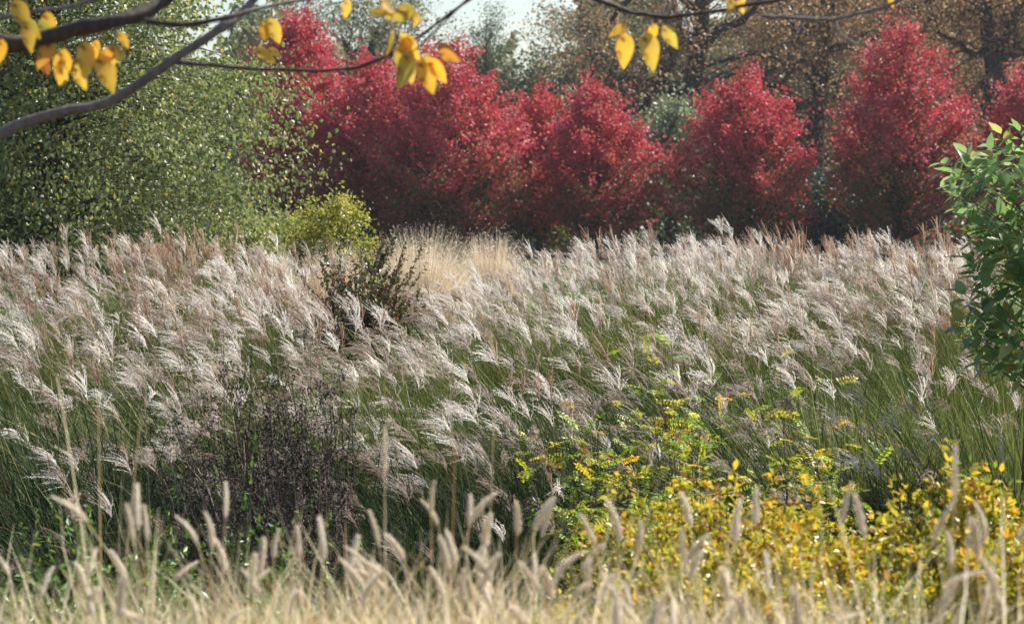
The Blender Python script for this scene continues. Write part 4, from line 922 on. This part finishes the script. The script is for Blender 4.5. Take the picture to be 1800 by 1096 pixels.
def straw_mesh(seed, n=1300):
    rng = np.random.default_rng(seed); th = rng.uniform(0, 6.283, n); rho = np.sqrt(rng.uniform(0, 1, n))
    root = np.stack([np.cos(th) * rho * .16, np.sin(th) * rho * .16, 0 * th - .05], -1); th2 = th + rng.normal(0, .9, n)
    ph = np.abs(rng.normal(0, .32, n)) * (.5 + rho); hd = np.stack([np.cos(th2), np.sin(th2), 0 * th2], -1)
    d = hd * np.sin(ph)[:, None] + np.array([0, 0, 1.]) * np.cos(ph)[:, None]; L = np.where(rng.uniform(0, 1, n) < .05, rng.uniform(1.0, 1.22, n), rng.uniform(.5, .97, n))
    K = 7; u = np.linspace(0, 1, K)[None, :, None]; dr = np.abs(rng.normal(.12, .2, n))[:, None, None]
    P = root[:, None] + L[:, None, None] * (d[:, None] * u + hd[:, None] * dr * u ** 2 - np.array([0, 0, 1.]) * dr * u ** 3)
    P[:, 1:] += rng.normal(0, .008, (n, K - 1, 3))
    W = np.array([.8, 1, 1, .9, .75, .5, .1])[None] * (rng.uniform(.002, .007, n))[:, None]
    b = B(); r = np.where(rng.uniform(0, 1, n) < .13, rng.uniform(0, .25, n), np.where(rng.uniform(0, 1, n) < .02, 1, rng.uniform(.3, .95, n)))
    ribbons(b, P, W, norm(np.cross(d, rnd_dirs(rng, n))), r); return b.mesh('straw_blades', [M['straw']])
SB = [straw_mesh(1100 + i) for i in range(4)]
def tuft(px, Y, pytop, nhead, label, seed, hs=1.0, pyrange=90):
    rng = np.random.default_rng(seed); top = at(px, pytop, Y); gz = float(ground_z(top[0], Y)); H = float(top[2] - gz)
    e = empty('fountain_grass_tuft', (top[0], Y, gz)); tag(e, label, 'ornamental grass', 'fountain grass tufts in the foreground')
    lo = bpy.data.objects.new('straw_blades', SB[int(rng.integers(0, 4))]); COL.objects.link(lo); lo.parent = e; lo['kind'] = 'stuff'
    hl = H - ((138 if px < 1000 else 190) / ppm(Y)); lo.scale = (1.25, 1.25, hl / .92); lo.rotation_euler = (0, 0, rng.uniform(0, 6.28))
    for q in range(nhead):
        o = bpy.data.objects.new('seed_head', FX[int(rng.integers(0, 10))]); COL.objects.link(o); o.parent = e
        th = rng.uniform(0, 6.283); r = math.sqrt(rng.uniform(0, 1)) * .14; o.location = (r * math.cos(th), r * math.sin(th), -.03)
        o.rotation_mode = 'QUATERNION'; o.rotation_quaternion = Quaternion((-math.sin(th), math.cos(th), 0), abs(rng.normal(.08, .24))) @ Quaternion((0, 0, 1), rng.uniform(0, 6.28))
        s = H - rng.uniform(0, 1) ** 1.2 * pyrange * 1.6 / ppm(Y); w_ = rng.uniform(1.05, 1.6); o.scale = (w_, w_, s)
TF = [
 (20, 4.6, 865, 6, 'straw coloured tuft at the bottom left corner'), (130, 4.9, 880, 7, 'straw tuft second from the left, below the small green weeds'),
 (250, 4.7, 830, 9, 'straw tuft with blurred pale heads left of the withered stand'), (340, 4.5, 825, 9, 'straw tuft with the brightest blurred heads below the withered stalks'),
 (450, 4.9, 900, 7, 'straw tuft of slanting stalks below the middle of the withered stand'), (545, 4.8, 880, 9, 'straw tuft with a fat slanting head right of the withered stand'),
 (660, 4.7, 840, 9, 'straw tuft just left of centre at the bottom'), (735, 4.9, 830, 9, 'straw tuft below the arching mauve plumes'),
 (850, 4.8, 822, 14, 'straw tuft at the bottom centre with a cluster of upright heads'), (935, 4.7, 830, 12, 'straw tuft right of centre below the dark mound'),
 (1040, 4.5, 890, 10, 'straw tuft in front of the leftmost golden bush'), (1150, 4.6, 900, 8, 'straw tuft with hanging heads before the second golden bush'),
 (1250, 4.4, 880, 9, 'straw tuft with heads before the middle golden bush'), (1330, 4.7, 800, 8, 'straw tuft with a tall pair of heads before the dense golden bush'),
 (1440, 4.3, 850, 8, 'straw tuft with leaning heads before the dark hollow'), (1560, 4.5, 900, 8, 'straw tuft before the golden bush right of the hollow'),
 (1690, 4.2, 780, 6, 'straw tuft with the tallest pale head at the lower right'), (1780, 4.4, 920, 8, 'straw tuft at the bottom right corner'),
 (90, 3.8, 970, 5, 'nearest straw tuft at the left, mostly blurred blades'), (400, 3.8, 990, 5, 'nearest straw tuft left of centre, mostly blurred blades'),
 (700, 3.8, 985, 6, 'nearest straw tuft at the centre, mostly blurred blades'), (1000, 3.8, 980, 6, 'nearest straw tuft right of centre, mostly blurred blades'),
 (1300, 3.7, 960, 6, 'nearest straw tuft before the golden bushes with curved heads'), (1640, 3.7, 960, 6, 'nearest straw tuft toward the right with a fat blurred head'),
]
for k, (px, Y, py, nh, lab) in enumerate(TF): tuft(px, Y, py, int(nh * .85), lab, 1200 + k, pyrange=125)
# lone tall stalks
def lone(px, pyh, Y, label, seed, head=True, rad=.002, r=.6, lean=0.):
    top = at(px, pyh, Y); x0 = top[0] + lean; gz = float(ground_z(x0, Y)); H = float(top[2] - gz)
    e = empty('tall_grass_stalk', (x0, Y, gz)); tag(e, label, 'grass stalk', 'tall stalks above the straw')
    hl = .13 if head else .0; K = 10; u = np.linspace(0, 1, K)
    P = np.stack([-lean * u ** 1.5, 0 * u, u * (H - hl) - .02], -1)
    b = B(); tubes(b, P[None], (np.linspace(rad, rad * .5, K))[None], r=r, sides=5); b.build('stem', M['straw'], e)
    if head:
        rng = np.random.default_rng(seed); n = 500; v = rng.uniform(0, 1, n); C = P[-1] + np.stack([0 * v, 0 * v, v * hl], -1)
        d = norm(np.stack([rng.normal(0, .6, n), rng.normal(0, .6, n), np.full(n, .8)], -1)); b = B()
        tubes(b, [[P[-1], P[-1] + [0, 0, hl * .5], P[-1] + [0, 0, hl]]], [[.003, .0045, .001]], r=.7, sides=6)
        diamonds(b, C, d, rnd_dirs(rng, n), .013 * np.interp(v, [0, .2, .7, 1], [.6, 1.1, .9, .4]), .0013, rng.uniform(0, 1, n), 0); b.build('seed_head', M['foxtail'], e)
for k, a in enumerate([(676, 735, 5.0, 'tall blurred stalk with a fat pale head left of centre', 1, True, .0022, .9), (100, 650, 5.2, 'rust brown reed stalk at the lower left', 2, False, .0036, 1., .12),
    (172, 680, 5.4, 'pale thin stalk right of the rust brown reed', 3, False, .0028, .6), (248, 715, 5.2, 'slanting stalk with a small round tip against the dark mound', 4, False, .0022, .6, -.09),
    (1680, 765, 4.3, 'tallest pale seed head standing before the right golden bush', 5, True, .002, .8), (800, 770, 5.0, 'thin ochre stalk right of centre leaning slightly', 6, False, .002, .97, -.02), (870, 690, 5.6, 'thin pale stalk before the lime upright blades', 7, False, .0018, .6, -.03)]):
    lone(*a)

# ------------------------------------------------------------------ overhanging branches with yellow leaves
AL = [leaf_mesh('leaf', .085, .046, M['amber'], .18, .18, .18, 40 + i, r=h) for i, h in enumerate([.1, .3, .38, .5, .6, .75])]
def smooth_path(P, n=26):
    P = np.array(P); t = np.arange(len(P)); s = np.linspace(0, len(P) - 1, n); out = []
    for x in s:
        i = min(int(x), len(P) - 2); f = x - i; p0 = P[max(i - 1, 0)]; p1 = P[i]; p2 = P[i + 1]; p3 = P[min(i + 2, len(P) - 1)]
        out.append(.5 * ((2 * p1) + (-p0 + p2) * f + (2 * p0 - 5 * p1 + 4 * p2 - p3) * f ** 2 + (-p0 + 3 * p1 - 3 * p2 + p3) * f ** 3))
    return np.array(out)
def branch(label, limbs, leaves, seed, mat='branchdark'):
    rng = np.random.default_rng(seed); root = at(*limbs[0][0][0]); e = empty('tree_branch', root); tag(e, label, 'branch', 'branches hanging in from above')
    for pts, r0, r1, mm in limbs:
        Q = smooth_path([at(*p) - root for p in pts]); n = len(Q); Q[1:-1] += rng.normal(0, .0012, (n - 2, 3))
        rad = np.linspace(r0, r1, n) * (1 + .07 * rng.normal(0, 1, n)); kn = rng.integers(3, n - 3, 3); rad[kn] *= 1.22
        b = B(); tubes(b, Q[None], rad[None] * (1.5 if r0 > .012 else 1.2), sides=10); b.build('bough' if r0 > .006 else 'twig', M[mm], e, smooth=True)
    for (px, py, Y, ang, s, hue) in leaves:
        c = at(px, py, Y) - root; a = R(ang); d = np.array([math.cos(a), rng.normal(0, .25), math.sin(a)]); nn = np.array([rng.normal(0, .3), -1, rng.normal(.1, .3)])
        if rng.uniform() < .12: nn = np.array([rng.normal(0, 1), -.5, .5])
        put_leaf(e, AL[hue], c, d, nn, s * rng.uniform(.85, 1.2))
D = 5.6
branch('thick dark branch across the top left corner with amber leaves', [
    ([(-60, 85, D), (0, 77, D), (50, 76, D), (120, 55, D), (200, 38, D), (255, 22, D + .05), (310, -15, D + .1), (340, -45, D + .1)], .0185, .010, 'branchdark'),
    ([(255, 36, D), (320, 44, D), (400, 30, D), (480, 10, D + .1), (560, -4, D + .2), (620, -12, D + .2)], .0068, .004, 'branchdark'),
    ([(-60, 40, D + .3), (0, 32, D + .3), (60, 20, D + .3), (130, 10, D + .3), (200, -14, D + .3)], .006, .004, 'branchbark'),
    ([(110, 70, D), (120, 85, D), (134, 130, D)], .002, .001, 'branchdark'),
    ([(45, 90, D), (20, 120, D), (-10, 135, D)], .0035, .0025, 'branchdark'),
], [(20, -10, D, -60, 1.1, 1), (35, 25, D - .1, -50, 1.0, 2), (48, 30, D - .1, -80, .9, 1), (5, 60, D - .1, -100, .8, 5), (62, 30, D, -55, 1.0, 0), (100, 62, D, -120, 1.0, 4), (115, 72, D, -100, 1.1, 3), (150, 60, D, -85, 1.2, 3), (175, 62, D, -110, .9, 4),
    (215, 80, D, -150, .8, 4), (170, 80, D, -70, 1.2, 2), (225, 85, D, -140, .8, 4), (105, 95, D, -75, .9, 2), (130, 105, D, -70, .8, 0), (70, 90, D, -70, .8, 5), (10, 110, D, -160, .9, 2), (0, 90, D, 190, .9, 1), (80, 10, D + .1, -80, .9, 3), (205, 50, D + .1, -60, .7, 5)], 1301)
D = 6.2
branch('slender grey branch slanting across the left with a few amber leaves', [
    ([(-60, 262, D), (0, 237, D), (45, 214, D), (110, 196, D), (185, 182, D), (240, 150, D), (300, 108, D), (350, 75, D), (395, 45, D), (440, 8, D + .1), (470, -30, D + .1)], .0125, .0075, 'branchbark'),
    ([(310, 110, D), (380, 115, D), (470, 122, D), (560, 124, D), (620, 120, D), (680, 98, D), (740, 62, D), (790, 25, D), (840, -10, D)], .0055, .0032, 'branchdark'),
    ([(300, 105, D), (275, 80, D), (262, 55, D)], .0025, .0015, 'branchbark'),
], [(470, 22, D, -70, 1.0, 2), (440, 82, D, -30, .9, 3), (460, 30, D, -80, .8, 3), (465, 85, D, -20, .6, 4)], 1302)
D = 5.4
branch('twig end with a large cluster of yellow leaves left of the sky gap', [
    ([(560, -40, D), (600, -25, D), (650, -10, D), (700, -2, D), (735, 5, D)], .003, .0018, 'branchdark'),
    ([(850, -30, D), (800, 20, D), (750, 70, D), (725, 92, D)], .003, .0018, 'branchdark'),
], [(690, 42, D, -95, 1.0, 1), (700, 48, D, -60, 1.1, 1), (735, 60, D, -140, .9, 2), (700, 60, D, -75, 1.2, 0), (725, 80, D, -105, 1.2, 0), (715, 85, D, -85, 1.0, 1), (735, 88, D, -70, 1.15, 2), (752, 92, D, -62, 1.1, 3),
    (745, 85, D, -80, 1.2, 2), (765, 85, D, -30, .7, 5), (760, 80, D, -10, .6, 5), (735, 22, D, 190, 1.0, 1), (695, 25, D, 170, .8, 1), (738, 22, D, -115, .5, 2), (612, -8, D, -100, .6, 2), (660, -8, D, -40, .8, 3), (690, 5, D, -30, .9, 1), (585, -10, D, 180, .6, 2)], 1303)
D = 5.8
branch('thin dark branch across the top right with hanging yellow leaves', [
    ([(1000, -40, D), (1040, -5, D), (1080, 10, D), (1120, 24, D), (1170, 29, D), (1240, 22, D), (1320, 8, D), (1400, -5, D), (1460, -25, D)], .0065, .0045, 'branchdark'),
    ([(1140, 30, D), (1180, 38, D), (1210, 42, D)], .003, .002, 'branchbark'),
    ([(1340, 28, D + .4), (1400, 32, D + .4), (1460, 34, D + .4), (1520, 22, D + .4), (1580, 2, D + .4), (1620, -30, D + .4)], .0048, .004, 'branchbark'),
    ([(1465, 38, D + .4), (1480, 62, D + .4), (1508, 78, D + .4)], .003, .002, 'branchbark'),
    ([(1155, 30, D), (1152, 38, D), (1150, 44, D)], .0015, .001, 'branchdark'),
    ([(1095, 20, D), (1098, 36, D), (1100, 44, D)], .0015, .001, 'branchdark'),
], [(1108, 40, D, -150, .75, 3), (1100, 44, D, -92, 1.1, 1), (1133, 42, D, -78, 1.5, 2), (1162, 36, D, -62, 1.05, 2), (1270, 2, D, -10, .6, 2), (1288, -8, D, -100, .6, 2), (1300, -10, D, -80, .5, 1), (1562, -10, D + .4, -70, .5, 2), (1152, 34, D, -100, .6, 4)], 1304)

# ------------------------------------------------------------------ thin autumn haze
m, n, l = nodes_of('thin_haze'); n.remove(n['Principled BSDF'])
pv = n.new('ShaderNodeVolumePrincipled'); pv.inputs['Density'].default_value = .00028; pv.inputs['Color'].default_value = (.86, .90, .97, 1); pv.inputs['Anisotropy'].default_value = .2
l.new(pv.outputs[0], n['Material Output'].inputs['Volume'])
hb_ = B(); X, Yn, Yf, Z0, Z1 = 320, -70, 420, -1.6, 24
V = [[-X, Yn, Z0], [X, Yn, Z0], [X, Yf, Z0], [-X, Yf, Z0], [-X, Yn, Z1], [X, Yn, Z1], [X, Yf, Z1], [-X, Yf, Z1]]
hb_.add(V, [[0, 3, 2, 1], [4, 5, 6, 7], [0, 1, 5, 4], [1, 2, 6, 5], [2, 3, 7, 6], [3, 0, 4, 7]], .5)
hz = hb_.build('haze', m); tag(hz, 'thin pale autumn haze', 'haze', kind='stuff')
